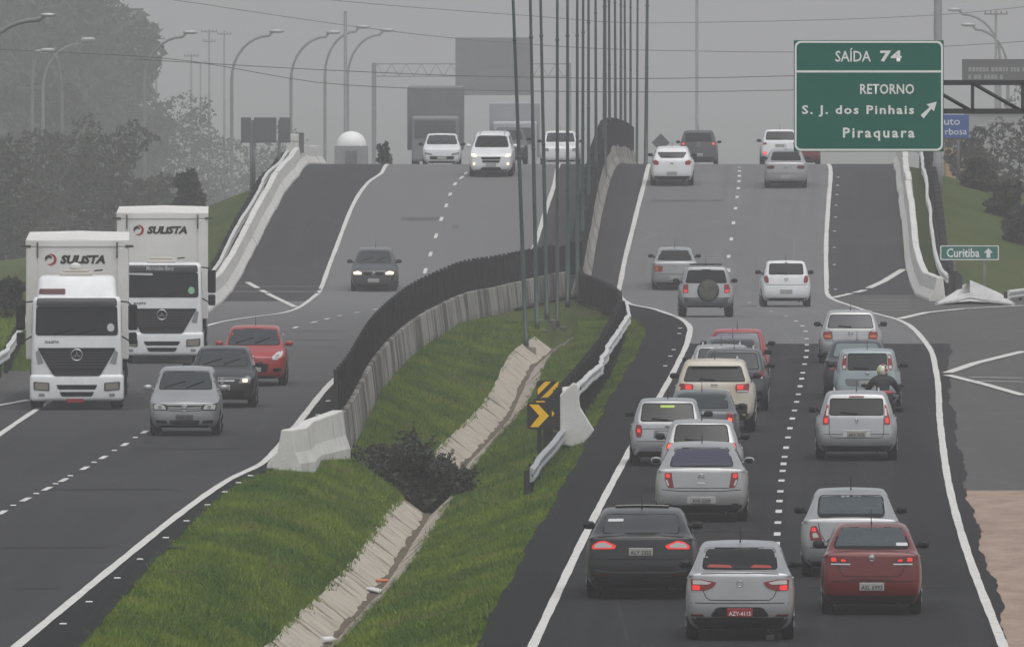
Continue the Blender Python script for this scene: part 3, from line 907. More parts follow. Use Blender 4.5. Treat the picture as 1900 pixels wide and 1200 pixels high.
for x0, x1, l in ((447, 466, 'leftmost dark panel of three sign backs over the grass bank'), (471, 513, 'wide middle panel of three dark sign backs over the grass bank'), (518, 539, 'rightmost dark panel of three sign backs over the grass bank')):
    panel_sign('sign_back', x0, x1, 218, 265, 512, signback, l, ((x1 if x0 == 447 else x0),) if x0 != 470 else (472, 512))
panel_sign('sign_back', 547, 564, 246, 284, 520, signback, 'small narrow dark sign back above the white marker block', (556,))
# diamond warning sign beyond the crest
c = W(1226, 265, 590)
root = empty('diamond_sign', (c.x, 590, H(590)))
tag(root, 'dark diamond shaped sign back left of the dark van at the crest', 'sign')
cz = c.z - H(590)
MB().prism([(0, cz + .42), (-.42, cz), (0, cz - .42), (.42, cz)], 0, .04).build('panel', signback, root)
MB().tube([(0, .07, -.2), (0, .07, cz)], .04).build('post', greym, root)
# gantry seen from behind over the oncoming lanes
YB = 1300.0
root = empty('gantry_sign', (W(694, 600, YB).x, YB, H(YB)))
tag(root, 'back of a large grey overhead sign on a gantry over the oncoming lanes', 'sign')
o = Vector(root.location)
def bl(px, py): return W(px, py, YB) - o
a, b = bl(845, 70), bl(985, 177)
MB().box(a.x, b.x, -.2, -.1, b.z, a.z).build('panel', signback, root, bevel=.02)
for k in range(1, 6): MB().box(a.x + .02, b.x - .02, -.24, -.2, lerp(b.z, a.z, k / 6) - .03, lerp(b.z, a.z, k / 6) + .03).build('stiffener', signback, root)
MB().box(-.23, .23, -.1, .4, -34, bl(0, 117).z).build('column', greym, root, bevel=.02)
x1 = bl(985, 0).x + 3.8
for py in (119, 142):
    z = bl(0, py).z
    MB().box(0, x1, -.05, .03, z - .05, z + .05).build('chord', greym, root)
    MB().box(0, x1, .5, .58, z - .05, z + .05).build('chord', greym, root)
zt, zb = bl(0, 119).z, bl(0, 142).z
x = .25
k = 0
while x < x1 - .8:
    MB().tube([(x, 0, zb if k % 2 else zt), (x + .75, 0, zt if k % 2 else zb)], .03, 5).build('brace', greym, root)
    x += .75; k += 1
MB().box(x1 - .2, x1 + .25, -.1, .4, -34, zt + .1).build('column', greym, root)

# ------------------------------------------------------------------ poles, lamps, wires
poles = [(952, 967, 397, 381, .0), (984, 992, 397, 393, 0), (1003, 1011, 397, 404, 0), (1034, 1034, 397, 416, 0), (1053, 1053, 397, 430, 0), (1071, 1071, 397, 444, 0), (1082, 1081, 397, 459, 0), (1092, 1092, 300, 474, 0), (1105, 1106, 300, 489, 0),
         (1122, 1122, 230, 504, 0), (1130, 1131, 230, 521, 0), (1141, 1142, 230, 536, 0), (1152, 1152, 230, 551, 0), (1159, 1160, 230, 566, 0), (1170, 1170, 230, 580, 0), (1183, 1182, 230, 596, 0), (1201, 1199, 230, 560, 0)]
ordn = ['nearest the camera on a concrete footing', 'second from the camera', 'third from the camera', 'fourth from the camera', 'fifth from the camera', 'sixth from the camera', 'seventh from the camera', 'eighth from the camera', 'ninth from the camera', 'tenth, at the crest', 'eleventh, just past the crest', 'twelfth', 'thirteenth', 'fourteenth', 'fifteenth', 'farthest of the row', 'thick one rightmost of the row']
for i, (xt, xb, yb, Y, _) in enumerate(poles):
    t, b = W(xt, 0, Y), W(xb, yb, Y)
    g = min(gz(b.x, Y), H(Y)) if Y < 425 else H(Y) - .05
    k = (b.z - g) / (t.z - b.z)
    foot = b + (b - t) * k
    top = t + (t - b) * (3.0 / (t.z - b.z))
    root = empty('lamp_pole', foot)
    tag(root, 'tall green lamp pole on the median, ' + ordn[i], 'lamp pole', 'green lamp poles along the median')
    d = top - foot
    r0 = .066 if i not in (9, 16) else .09
    pts = [d * u for u in (0, .02, .021, .25, .5, .75, 1)]
    MB().tube(pts, [r0 * 1.25, r0 * 1.25, r0, r0 * .9, r0 * .78, r0 * .66, r0 * .55], 10).build('shaft', polem, root)
    for u in (.18, .42, .68): MB().tube([d * u, d * (u + .006)], r0 * .95, 8).build('collar', polem, root)
    if i == 0: MB().box(-.3, .3, -.35, .35, -.75, .0).build('footing', conc, root, bevel=.03)
    elif Y < 425: MB().box(-.28, .28, -.28, .28, -.3, .02).build('footing', conc_b, root, bevel=.03)
def street_lamp(xb, xe, ye, Y, label, ybend=None, m=greym, base=None, rr=None, tilt=0):
    q = Y / 520.0
    rr = rr or .075 * q ** .8
    e = W(xe, ye, Y)
    bx = W(xb, 300, Y).x
    g = base if base is not None else gz(bx, Y)
    root = empty('street_lamp', (bx, Y, g))
    tag(root, label, 'street lamp', 'street lamps with curved arms')
    o = Vector(root.location)
    dx, top = e.x - bx, e.z - g
    pts = [(0, 0, -.2), (0, 0, top * .5), (0, 0, top - 1.9 * q)]
    for k in range(1, 9):
        a = math.pi / 2 * k / 8
        pts.append((dx * (1 - math.cos(a)) * .92, 0, top - 1.9 * q + 1.75 * q * math.sin(a)))
    pts.append((dx, 0, top))
    MB().tube(pts, [rr * 1.3, rr * 1.1, rr] + [rr * .8] * 9, 8).build('pole', m, root)
    L = .30 * q
    hd = MB().ell((dx + math.copysign(L * .6, dx), 0, top + .04 * q), (L, .15 * q, .085 * q), 12, 8, .8).build('lamp_head', galv, root)
    return root
street_lamp(268, 345, 62, 988, 'street lamp leaning right, first behind the second truck')
street_lamp(430, 505, 60, 1118, 'street lamp leaning right, above the grass bank')
street_lamp(540, 610, 62, 1248, 'street lamp leaning right, beside the three sign backs')
street_lamp(603, 665, 52, 1365, 'street lamp leaning right, left of the white domed kiosk')
street_lamp(645, 710, 58, 1456, 'street lamp leaning right, above the white domed kiosk')
street_lamp(115, 97, 95, 910, 'street lamp with its head over the pole, left of the trees')
street_lamp(60, 69, 98, 1014, 'street lamp with pale head, left of the darker lamp')
street_lamp(80, 155, 75, 1170, 'street lamp with thin arm reaching right before the trees')
street_lamp(-30, 80, 30, 480, 'near street lamp whose arm enters at the top left corner', rr=.11)
street_lamp(1870, 1805, 48, 1170, 'street lamp reaching left over the message panel')
street_lamp(1855, 1780, 20, 1300, 'thin street lamp reaching left near the top right corner')
# plain tall poles
def pole(name, px, y_base, Y, r, label, top=14.0, cat='pole', m=greym, base=None):
    p = W(px, 300, Y)
    g = base if base is not None else gz(p.x, Y)
    root = empty(name, (p.x, Y, g))
    tag(root, label, cat)
    MB().tube([(0, 0, -.3), (0, 0, 1.2), (0, 0, 1.21), (0, 0, top)], [r * 1.15, r * 1.15, r, r * .85], 10).build('shaft', m, root)
    MB().tube([(0, 0, top), (0, 0, top + .12)], [r * .9, .02], 10).build('cap', m, root)
    return root
pole('steel_pole', 1740, 305, 505, .175, 'thick grey pole rising behind the large green sign')
pole('steel_pole', 1293, 240, 1000, .13, 'thin tall pole beyond the crest above the dark van', 48, base=-25)
pole('steel_pole', 641, 315, 1000, .15, 'straight pole above the white domed kiosk', 22.5, base=-14)
def utility_pole(px, ytop, Y, arms, label):
    t = W(px, ytop, Y)
    g = gz(t.x, Y)
    root = empty('utility_pole', (t.x, Y, g))
    tag(root, label, 'utility pole', 'utility poles in the mist')
    h = t.z - g
    MB().tube([(0, 0, -.3), (0, 0, h)], [.17, .11], 8).build('shaft', woodpole, root)
    for dz, w in arms:
        a = MB().box(-w, w, -.18, -.06, h - dz - .07, h - dz + .07).build('crossarm', woodpole, root)
        for k in (-.9, -.45, .45, .9): MB().tube([(k * w, -.12, h - dz + .07), (k * w, -.12, h - dz + .28)], .05, 6).build('insulator', postm, a)
    return root
for px, yt, Y, arms, l in ((388, 55, 1600, ((.3, 1.0), (1.5, .8)), 'tallest utility pole with two crossarms in the mist'), (416, 58, 1650, ((.4, .9),), 'utility pole with one crossarm right of the tallest'), (290, 66, 1500, ((.4, 1.0), (1.4, .9)), 'utility pole with wide crossarms behind the nearest leaning lamp'),
                           (355, 100, 1600, ((.3, .9),), 'short utility pole left of the tallest'), (372, 115, 1700, ((.2, .8),), 'faint low utility pole between the taller ones'), (248, 110, 1550, ((.3, .8),), 'utility pole with crossarm right of the dark trees'), (220, 140, 1580, ((.6, .5),), 'leaning utility pole close to the dark trees'), (1848, 20, 1100, ((.3, 1.0),), 'utility pole near the top right corner')):
    utility_pole(px, yt, Y, arms, l)
def wire(pts, Y, label, r=.022):
    P = Pchip([p[0] for p in pts], [p[1] for p in pts])
    xs = np.linspace(pts[0][0], pts[-1][0], 28)
    w = [W(x, P(x), Y) for x in xs]
    o = w[0]
    tag(MB().tube([q - o for q in w], r, 5).build('overhead_wire', darksteel), label, 'wire').location = o
wire([(-200, -70), (320, 0), (640, 47), (850, 72), (1180, 93), (1475, 97), (1760, 86), (2000, 70)], 1150, 'overhead wire crossing from the top left past the grey gantry sign', .034)
wire([(400, -25), (640, 3), (1000, 31), (1180, 43), (1500, 38), (1740, 28), (2000, 2)], 1200, 'uppermost overhead wire passing over the green sign', .034)
wire([(250, 110), (640, 132), (900, 142), (1180, 146), (1600, 138)], 700, 'faint overhead wire level with the grey gantry truss')
wire([(0, 92), (300, 108), (640, 158), (900, 168), (1200, 171), (1600, 165)], 720, 'faintest lowest overhead wire behind the grey gantry')
# white domed kiosk past the crest
c = W(652, 300, 560)
root = empty('kiosk', (c.x, 560, H(560) - .8))
tag(root, 'small roadside kiosk with a white dome roof at the crest', 'kiosk')
mb = MB(); mb.ell((0, 0, 1.72), (.66, .7, .62), 20, 12).build('dome', mat('dome_white', (.82, .82, .80), .5), root)
MB().box(-.72, .72, -.7, .7, -.3, 1.72).build('wall', wall_a, root, bevel=.03)
MB().box(-.25, .25, -.73, -.7, -.2, 1.5).build('door', greym, root)
# ------------------------------------------------------------------ vegetation
def leaf_mesh(name, pts, size, m, up=.0, seed=1):
    """leaf-sized quads scattered at pts (n,3)"""
    r = np.random.default_rng(seed)
    n = len(pts)
    a = r.normal(size=(n, 3)); a /= np.linalg.norm(a, axis=1)[:, None]
    b = r.normal(size=(n, 3)); b -= (a * b).sum(1)[:, None] * a; b /= np.linalg.norm(b, axis=1)[:, None]
    s = (size * r.uniform(.5, 1.3, n))[:, None]
    q = np.stack([pts - a * s, pts - b * s * .45, pts + a * s, pts + b * s * .45], 1).reshape(-1, 3)
    me = bpy.data.meshes.new(name)
    me.vertices.add(n * 4); me.vertices.foreach_set('co', q.ravel())
    me.loops.add(n * 4); me.loops.foreach_set('vertex_index', np.arange(n * 4))
    me.polygons.add(n); me.polygons.foreach_set('loop_start', np.arange(0, n * 4, 4)); me.polygons.foreach_set('loop_total', np.full(n, 4))
    me.materials.append(m)
    me.update(calc_edges=True)
    return me
def crown_pts(lobes, n, r):
    """points in the shells of a set of lobes (cx, cy, cz, rx, ry, rz)"""
    out = []
    vol = np.array([l[3] * l[4] * l[5] for l in lobes]) ** (2 / 3)
    cnt = (vol / vol.sum() * n).astype(int)
    for l, c in zip(lobes, cnt):
        d = r.normal(size=(c, 3)); d /= np.linalg.norm(d, axis=1)[:, None]
        rr = r.uniform(.35, 1.0, c) ** .45 * (1 + .22 * np.sin(d[:, 0] * 7 + l[0]) * np.cos(d[:, 2] * 6 + l[2]))
        out.append(np.array(l[:3]) + d * rr[:, None] * np.array(l[3:]))
    return np.concatenate(out)
def tree(name, x, Y, h, rc, label, m=leaf_d, n=2600, ls=.3, seed=1, cb=.3, base=None, cat='tree', group=None, nl=11):
    r = np.random.default_rng(seed)
    g = base if base is not None else gz(x, Y)
    root = empty(name, (x, Y, g))
    tag(root, label, cat, group)
    lobes = []
    for k in range(nl):
        t = (k + .5) / nl
        a = k * 2.4 + r.uniform(0, 1)
        zz = h * (cb + (1 - cb) * t)
        w = rc * (1 - .6 * abs(t - .4)) * r.uniform(.7, 1.1)
        lobes.append((math.cos(a) * w * .55, math.sin(a) * w * .55, zz - .1 * h, w * .55, w * .55, h * .13 * r.uniform(.8, 1.2)))
    link('crown', leaf_mesh('crown', crown_pts(lobes, n, r), ls, m, seed=seed), root)
    th = h * cb
    tr = MB().tube([(0, 0, -.3), (.05, 0, th * .5), (0, .05, th), (.1, 0, h * .75)], [.06 * h ** .8 * .5, .05 * h ** .8 * .45, .04 * h ** .8 * .4, .02], 8).build('trunk', bark, root)
    for k in range(0, nl, 2):
        l = lobes[k]
        MB().tube([(0, 0, min(l[2] * .7, h * .6)), (l[0] * .5, l[1] * .5, l[2] * .86), (l[0], l[1], l[2])], [.018 * h * .5, .012 * h * .5, .01], 5).build('limb', bark, tr)
    return root
def bush(name, lobes, loc, n, ls, label, m=leaf_b, seed=3, stems=7):
    r = np.random.default_rng(seed)
    root = empty(name, loc)
    tag(root, label, 'bush')
    link('foliage', leaf_mesh('foliage', crown_pts(lobes, n, r), ls, m, seed=seed), root)
    for k in range(stems):
        l = lobes[k % len(lobes)]
        MB().tube([(l[0] * .2, l[1] * .2, -.3), (l[0] * .6, l[1] * .6, l[2] * .5), (l[0], l[1], l[2] + l[5] * .6)], [.03, .022, .008], 5).build('stem', bark, root)
    return root
# the dark bush growing in the drain
yb = 285.0
s = F / yb
bx, bz = DR(yb), H(yb) - DEP(yb) - .4
def bp(px, py): p = W(px, py, yb); return p.x - bx, p.z - bz
lob = []
for px, py, rx, rz_ in ((770, 880, 60, 48), (720, 880, 55, 42), (680, 870, 45, 32), (810, 890, 45, 42), (845, 895, 34, 28), (765, 845, 36, 30), (768, 822, 11, 18), (730, 850, 34, 24), (655, 858, 26, 20), (790, 920, 45, 32), (745, 910, 50, 34), (785, 945, 26, 20), (862, 880, 16, 14), (700, 845, 22, 18), (815, 862, 26, 18)):
    x, z = bp(px, py)
    lob.append((x, rng.uniform(-1.2, .8), z, rx / s, 1.0, rz_ / s))
bsh = bush('ditch_bush', lob, (bx, yb, bz), 24000, .055, 'dark leafy bush filling the median drain beside the white end block', seed=5, stems=14)
for k in range(70):                              # leafy sprigs sticking out of the mass
    l = lob[k % len(lob)]
    a, b = rng.uniform(0, 2 * math.pi), rng.uniform(.1, 1.2)
    d = Vector((math.cos(a) * math.cos(b), math.sin(a) * math.cos(b) * .4, math.sin(b)))
    p0 = Vector(l[:3]) + Vector((d.x * l[3], d.y * l[4], d.z * l[5])) * .8
    p1 = p0 + d * rng.uniform(.15, .42)
    pts = np.array([p0.lerp(p1, t) + Vector(rng.normal(0, .028, 3)) for t in np.linspace(0, 1, 26)])
    sp = MB().tube([p0 - d * .2, p0, p1], [.012, .009, .004], 4).build('sprig', bark, bsh)
    link('leaves', leaf_mesh('leaves', pts, .045, leaf_b, seed=400 + k), sp)
# trees and shrubs left
spec = [(-20, 230, 1380, 41, 12, 'tall dense dark tree at the left edge, cut by the frame'), (70, 260, 1330, 36, 11.5, 'dense dark tree second from the left edge in the mist'), (140, 200, 1420, 38, 10.5, 'tall dark tree with its crown top left of the grey building'), (190, 300, 1360, 26, 8.0, 'lower dark tree in front of the grey building'), (20, 330, 1200, 20, 9.4, 'broad low tree at the left edge behind the trucks')]
for i, (px, py, Y, h, rc, l) in enumerate(spec):
    p = W(px, py, Y)
    tree('dark_tree', p.x, Y, h, rc, l, n=9000, ls=.7, seed=20 + i, group='trees on the left in the mist', cb=.22)
spec = [(40, 395, 780, 6.5, 4.6), (130, 390, 800, 7.0, 4.0), (205, 395, 760, 6.2, 3.4), (285, 400, 790, 4.0, 2.6), (350, 355, 560, 1.9, .7), (-20, 420, 720, 5.5, 3.6), (10, 560, 420, 1.2, .8)]
nm = ['broad', 'tall', 'round', 'low', 'small lone', 'dense', 'near']
wh = ['low shrub at far left behind the first truck', 'shrub behind the gap over the first truck', 'shrub behind the second truck trailer', 'shrub right of the second truck trailer top', 'shrub at the top of the left grass bank', 'shrub at the left frame edge', 'shrub by the bent roadside guardrail']
for i, (px, py, Y, h, rc) in enumerate(spec):
    p = W(px, py, Y)
    tree('shrub', p.x, Y, h * 1.25, rc, nm[i] + ' ' + wh[i], m=leaf_d, n=4200, ls=.2, seed=40 + i, cb=.12, cat='shrub', group='shrubs on the left')
p = W(712, 300, 565)
tree('shrub', p.x, 565, 1.35, .42, 'small dark upright shrub right of the white domed kiosk', n=900, ls=.1, seed=50, cb=.1, cat='shrub', base=H(565) - .2)
spec = [(1815, 300, 515, 1.3, .8, 'low shrub on the right grass bank, nearest the blue sign'), (1862, 320, 502, 1.5, .9, 'shrub on the right grass bank below the message panel'), (1898, 345, 488, 1.5, .9, 'shrub at the right frame edge on the grass bank'), (1890, 300, 640, 5.0, 2.4, 'taller misty shrub at the right edge behind the grass bank'), (1800, 300, 620, 3.4, 1.6, 'faint shrub beneath the blue place sign')]
for i, (px, py, Y, h, rc, l) in enumerate(spec):
    p = W(px, py, Y)
    tree('shrub', p.x, Y, h, rc, l, m=leaf_d, n=2400, ls=.15, seed=60 + i, cb=.1, cat='shrub', group='shrubs on the right', base=None)
p = W(1900, 60, 1150)
tree('dark_tree', p.x + 1, 1150, 42, 6, 'tree at the top right corner behind the street lamps', n=3600, ls=.3, seed=77, cb=.45)
for i, (px, Y, h, rc) in enumerate(((280, 1300, 18, 8), (330, 1400, 16, 9), (470, 1440, 15, 9), (560, 1460, 13, 8), (1820, 1150, 30, 6), (1900, 1100, 28, 6))):
    p = W(px, 250, Y)
    tree('misty_tree', p.x, Y, h, rc, ['faint tree behind the utility poles, leftmost', 'faint broad tree behind the tallest utility pole', 'faint tree behind the three sign backs', 'faint tree behind the leaning street lamps', 'faint tree behind the blue place sign', 'faint tree below the message panel at right'][i], n=7000, ls=.26, seed=90 + i, cb=.1, cat='tree', group='faint trees in the fog')
# buildings in the mist
def building(name, x0, x1, ytop, Y, m, label, depth=8, wins=(), roof_h=0.0):
    a, b = W(x0, ytop, Y), W(x1, ytop, Y)
    g = gz((a.x + b.x) / 2, Y) - .5
    root = empty(name, ((a.x + b.x) / 2, Y, g))
    tag(root, label, 'building')
    w, h = (b.x - a.x) / 2, a.z - g
    MB().box(-w, w, 0, depth, 0, h).build('wall', m, root)
    MB().box(-w - .15, w + .15, -.15, depth + .15, h, h + .25).build('roof', roofm, root)
    for wx0, wx1, wy0, wy1 in wins:
        p, q = W(wx0, wy0, Y) - root.location, W(wx1, wy1, Y) - root.location
        f = MB().box(p.x, q.x, -.06, .02, q.z, p.z).build('window', wall_b, root)
        MB().box(p.x + .12, q.x - .12, -.08, -.06, q.z + .12, p.z - .12).build('pane', mat('far_pane', (.06, .065, .07), .2), f)
    return root
building('building', 165, 260, 20, 1480, wall_a, 'tall grey flat roofed building rising behind the dark trees', 9, [(208, 232, 130, 150), (214, 246, 78, 96), (180, 196, 60, 76)])
building('house', 30, 110, 108, 1450, wall_b, 'pale house half hidden behind the dark trees at far left', 7, [(48, 66, 130, 152), (80, 98, 130, 152)])
building('house', 153, 176, 296, 1250, wall_b, 'low pale house wall above the shrubs behind the trucks', 5, [(158, 168, 312, 326)])
building('building', 1795, 1960, 212, 1050, wall_a, 'long grey building behind the shrubs at the right', 9, [(1812, 1832, 232, 250), (1850, 1870, 232, 250)])
building('house', 1756, 1786, 255, 700, mat('wall_ochre', (.42, .27, .12), .9), 'small ochre house behind the blue place sign', 5, [(1765, 1775, 268, 280)])

# grass blades on the median banks and near verges: one mass
def grass_blades(name, areas, label):
    V = []
    r = np.random.default_rng(11)
    for fa, fb, y0, y1, dens, hh in areas:
        n = int(dens)
        ys = y0 + (y1 - y0) * r.uniform(0, 1, n)
        grid = np.arange(y0, y1 + 2, 2.0)
        A = np.interp(ys, grid, [fa(t) for t in grid]); B = np.interp(ys, grid, [fb(t) for t in grid])
        xs = A + (B - A) * r.uniform(0, 1, n)
        zs = np.empty(n)
        # heights: interpolate the rows of the terrain
        g2 = np.arange(y0 - 4, y1 + 6, 4.0)
        tab = [rows(t) for t in g2]
        ids = np.clip(((ys - g2[0]) / 4).astype(int), 0, len(g2) - 2)
        fr = (ys - g2[ids]) / 4
        rx = np.array([[q[0] for q in t] for t in tab]); rz_ = np.array([[q[1] for q in t] for t in tab])
        for i in range(n):
            k = ids[i]
            zs[i] = (1 - fr[i]) * np.interp(xs[i], rx[k], rz_[k]) + fr[i] * np.interp(xs[i], rx[k + 1], rz_[k + 1])
        patch = .75 + .5 * (np.sin(xs * 2.1 + ys * .35) * np.sin(ys * .6 - xs) * .5 + .5)
        hgt = hh * patch * r.uniform(.5, 1.3, n)
        nt = max(20, n // 90)                      # taller tufts
        ti = r.integers(0, nt, n // 5)
        tx, ty = xs[:nt].copy(), ys[:nt].copy()
        sel = np.arange(n - len(ti), n)
        dx_, dy_ = r.normal(0, .05, len(ti)), r.normal(0, .08, len(ti))
        zs[sel] = zs[:nt][ti]
        xs[sel], ys[sel] = tx[ti] + dx_, ty[ti] + dy_
        hgt[sel] *= (1.2 + 1.2 * r.uniform(0, 1, nt))[ti]
        ang = r.uniform(0, 2 * np.pi, n)
        wd = r.uniform(.008, .016, n)
        lx, ly = r.normal(0, .45, n) * hgt, r.normal(0, .45, n) * hgt
        p0 = np.stack([xs - np.cos(ang) * wd, ys - np.sin(ang) * wd, zs - .01], 1)
        p1 = np.stack([xs + np.cos(ang) * wd, ys + np.sin(ang) * wd, zs - .01], 1)
        p2 = np.stack([xs + lx, ys + ly, zs + hgt], 1)
        V.append(np.stack([p0, p1, p2], 1).reshape(-1, 3))
    V = np.concatenate(V)
    n = len(V) // 3
    me = bpy.data.meshes.new(name)
    me.vertices.add(n * 3); me.vertices.foreach_set('co', V.ravel())
    me.loops.add(n * 3); me.loops.foreach_set('vertex_index', np.arange(n * 3))
    me.polygons.add(n); me.polygons.foreach_set('loop_start', np.arange(0, n * 3, 3)); me.polygons.foreach_set('loop_total', np.full(n, 3))
    me.materials.append(blade_m)
    me.update(calc_edges=True)
    o = link(name, me)
    return tag(o, label, 'grass', kind='stuff')
grass_blades('grass', [
    (lambda Y: MLE(Y) - .05, lambda Y: DR(Y) - .58, 192, 285, 300000, .05),
    (lambda Y: DR(Y) + .5, lambda Y: MRE(Y) + .06, 192, 300, 250000, .05),
    (lambda Y: MLE(Y) + .08, lambda Y: DR(Y) - .58, 285, 400, 150000, .06),
    (lambda Y: DR(Y) + .5, lambda Y: MRE(Y) + .04, 300, 405, 90000, .06),
    (lambda Y: LPE(Y) - 7, lambda Y: LPE(Y) - .3, 345, 440, 30000, .16),
], 'short mown green grass on the median banks and verges')
# ------------------------------------------------------------------ vehicles: materials
def paint(name, col, metal=.35, rough=.38, dirt=.25):
    m = mat('paint_' + name, col, rough, metal=metal, coat=.35, var=.05, scale=2)
    layer(m, (.12, .11, .095), 1.4, (.55, .9), (1, 1, 1.5), dirt * .8)      # road film
    return m
P_SILVER = paint('silver', (.40, .405, .41), .55, .32)
P_SILVER2 = paint('silver_warm', (.43, .43, .428), .5, .32)
P_WHITE = paint('white', (.76, .765, .775), 0, .35)
P_BEIGE = paint('pearl', (.58, .54, .46), 0, .4, .4)
layer(P_BEIGE, (.42, .31, .18), 1.1, (.42, .66), (1, 1, 1), .7)
P_GREY = paint('grey', (.13, .14, .145), .4)
P_DGREY = paint('dark_grey', (.06, .063, .066), .3)
P_BLACK = paint('black', (.008, .008, .009), 0, .35, .05)
P_RED = paint('red', (.145, .008, .007), .05, .25, .08)
P_RED2 = paint('bright_red', (.34, .022, .022), 0, .35, .1)
P_BLUE = paint('dark_blue', (.03, .036, .05), .3)
P_LBLUE = paint('pale_blue', (.30, .35, .36), .3, .4)
GLASS = mat('car_glass', (.006, .0065, .007), .06, spec=.3)
GLASS_L = mat('car_glass_light', (.15, .18, .18), .08, spec=.3)
GLASS_M = mat('car_glass_mid', (.028, .034, .036), .08, spec=.35)
GLASS_P = mat('car_glass_purple', (.045, .042, .075), .08, spec=.3)
RUBBER = mat('rubber_trim', (.008, .008, .008), .8, spec=.2)
PLAST = mat('black_plastic', (.010, .010, .011), .65, var=.3, scale=5, spec=.25)
PLASTG = mat('grey_plastic', (.06, .06, .062), .6)
TYRE = mat('tyre', (.007, .007, .007), .9, spec=.15)
RIM = mat('rim', (.22, .22, .23), .4, metal=.6)
CHROME = mat('chrome', (.6, .6, .6), .15, metal=.9)
TAIL = mat('tail_red', (.22, .008, .008), .18, spec=.6)
TAILD = mat('tail_dark_red', (.09, .006, .006), .2, spec=.6)
TAILON = mat('tail_lit', (.5, .02, .02), .3, emit=(1, .05, .03), estr=.55)
BRAKE = mat('brake_lit', (.6, .05, .03), .3, emit=(1, .09, .05), estr=1.6)
LENS = mat('lens_clear', (.55, .54, .53), .15, spec=.6)
AMBER = mat('lens_amber', (.5, .16, .03), .2, spec=.6)
LENSD = mat('lens_grey', (.22, .22, .22), .12, spec=.6)
HEADON = mat('headlamp_lit', (.8, .8, .7), .2, emit=(1, .78, .42), estr=1.5)
PLATE = mat('plate_grey', (.36, .36, .34), .5)
PLATER = mat('plate_red', (.30, .015, .02), .5)
INK = mat('ink_black', (.01, .01, .01), .6)
INKR = mat('ink_red', (.35, .01, .015), .5)
WHT = mat('print_white', (.7, .7, .7), .5)
STICKG = mat('sticker_green', (.45, .62, .10), .5)
STICKW = mat('sticker_white', (.55, .55, .55), .5)

def clear_glass():
    m = bpy.data.materials.new('car_glass_clear')
    m.use_nodes = True
    nt = m.node_tree
    nt.nodes.remove(nt.nodes['Principled BSDF'])
    t = nt.nodes.new('ShaderNodeBsdfTransparent'); t.inputs[0].default_value = (.72, .77, .75, 1)
    g = nt.nodes.new('ShaderNodeBsdfGlossy'); g.inputs['Roughness'].default_value = .08; g.inputs[0].default_value = (.80, .93, .92, 1)
    f = nt.nodes.new('ShaderNodeFresnel'); f.inputs[0].default_value = 3.0
    x = nt.nodes.new('ShaderNodeMixShader')
    nt.links.new(f.outputs[0], x.inputs[0]); nt.links.new(t.outputs[0], x.inputs[1]); nt.links.new(g.outputs[0], x.inputs[2])
    nt.links.new(x.outputs[0], nt.nodes['Material Output'].inputs[0])
    return m
GLASS_C = clear_glass()
SEAT = mat('seat_cloth', (.03, .03, .032), .9)
def inside(poly, x, z):
    c = False
    for i in range(len(poly)):
        (x1, z1), (x2, z2) = poly[i - 1], poly[i]
        if (z1 > z) != (z2 > z) and x < (x2 - x1) * (z - z1) / (z2 - z1) + x1: c = not c
    return c
# ------------------------------------------------------------------ vehicles: body
def cage(st, T=(-1, -.8, 0, .8, 1), bow_r=.07, bow_f=.12, crown=.03):
    """st: stations from rear to front; each a list of rows (halfwidth, y, z) from sill to roof edge"""
    J, I, K = len(st), len(st[0]), len(T)
    idx, vs = {}, []
    def V(j, i, k):
        key = (j, i, k)
        if key in idx: return idx[key]
        hw, y, z = st[j][i]
        t = T[k]
        yy = y
        if j == 0: yy = y - bow_r * (1 - t * t)
        if j == J - 1: yy = y + bow_f * (1 - t * t)
        zz = z + (crown * (1 - t * t) if i == I - 1 else 0)
        idx[key] = len(vs)
        vs.append((hw * t, yy, zz))
        return idx[key]
    fs = []
    for j in range(J - 1):
        for i in range(I - 1):
            fs.append((V(j, i, K - 1), V(j + 1, i, K - 1), V(j + 1, i + 1, K - 1), V(j, i + 1, K - 1)))
            fs.append((V(j, i, 0), V(j, i + 1, 0), V(j + 1, i + 1, 0), V(j + 1, i, 0)))
        for k in range(K - 1):
            fs.append((V(j, I - 1, k), V(j, I - 1, k + 1), V(j + 1, I - 1, k + 1), V(j + 1, I - 1, k)))
            fs.append((V(j, 0, k), V(j + 1, 0, k), V(j + 1, 0, k + 1), V(j, 0, k + 1)))
    for i in range(I - 1):
        for k in range(K - 1):
            fs.append((V(0, i, k), V(0, i, k + 1), V(0, i + 1, k + 1), V(0, i + 1, k)))
            fs.append((V(J - 1, i, k), V(J - 1, i + 1, k), V(J - 1, i + 1, k + 1), V(J - 1, i, k + 1)))
    return vs, fs
def subdivided(vs, fs, lev, m, fit):
    me = bpy.data.meshes.new('body')
    me.from_pydata(vs, [], fs)
    o = bpy.data.objects.new('tmp', me)
    COL.objects.link(o)
    md = o.modifiers.new('s', 'SUBSURF')
    md.levels = lev
    dg = bpy.context.evaluated_depsgraph_get()
    out = bpy.data.meshes.new_from_object(o.evaluated_get(dg))
    bpy.data.objects.remove(o)
    n = len(out.vertices)
    a = np.zeros(n * 3)
    out.vertices.foreach_get('co', a)
    a = a.reshape(-1, 3)
    lo, hi = a.min(0), a.max(0)
    Wd, Ln, z0, z1 = fit
    a[:, 0] *= Wd / (hi[0] - lo[0])
    a[:, 1] = (a[:, 1] - lo[1]) * Ln / (hi[1] - lo[1])
    a[:, 2] = z0 + (a[:, 2] - lo[2]) * (z1 - z0) / (hi[2] - lo[2])
    out.vertices.foreach_set('co', a.ravel())
    out.polygons.foreach_set('use_smooth', [True] * len(out.polygons))
    out.materials.clear()
    out.materials.append(m)
    out.update()
    out.name = 'body'
    return out
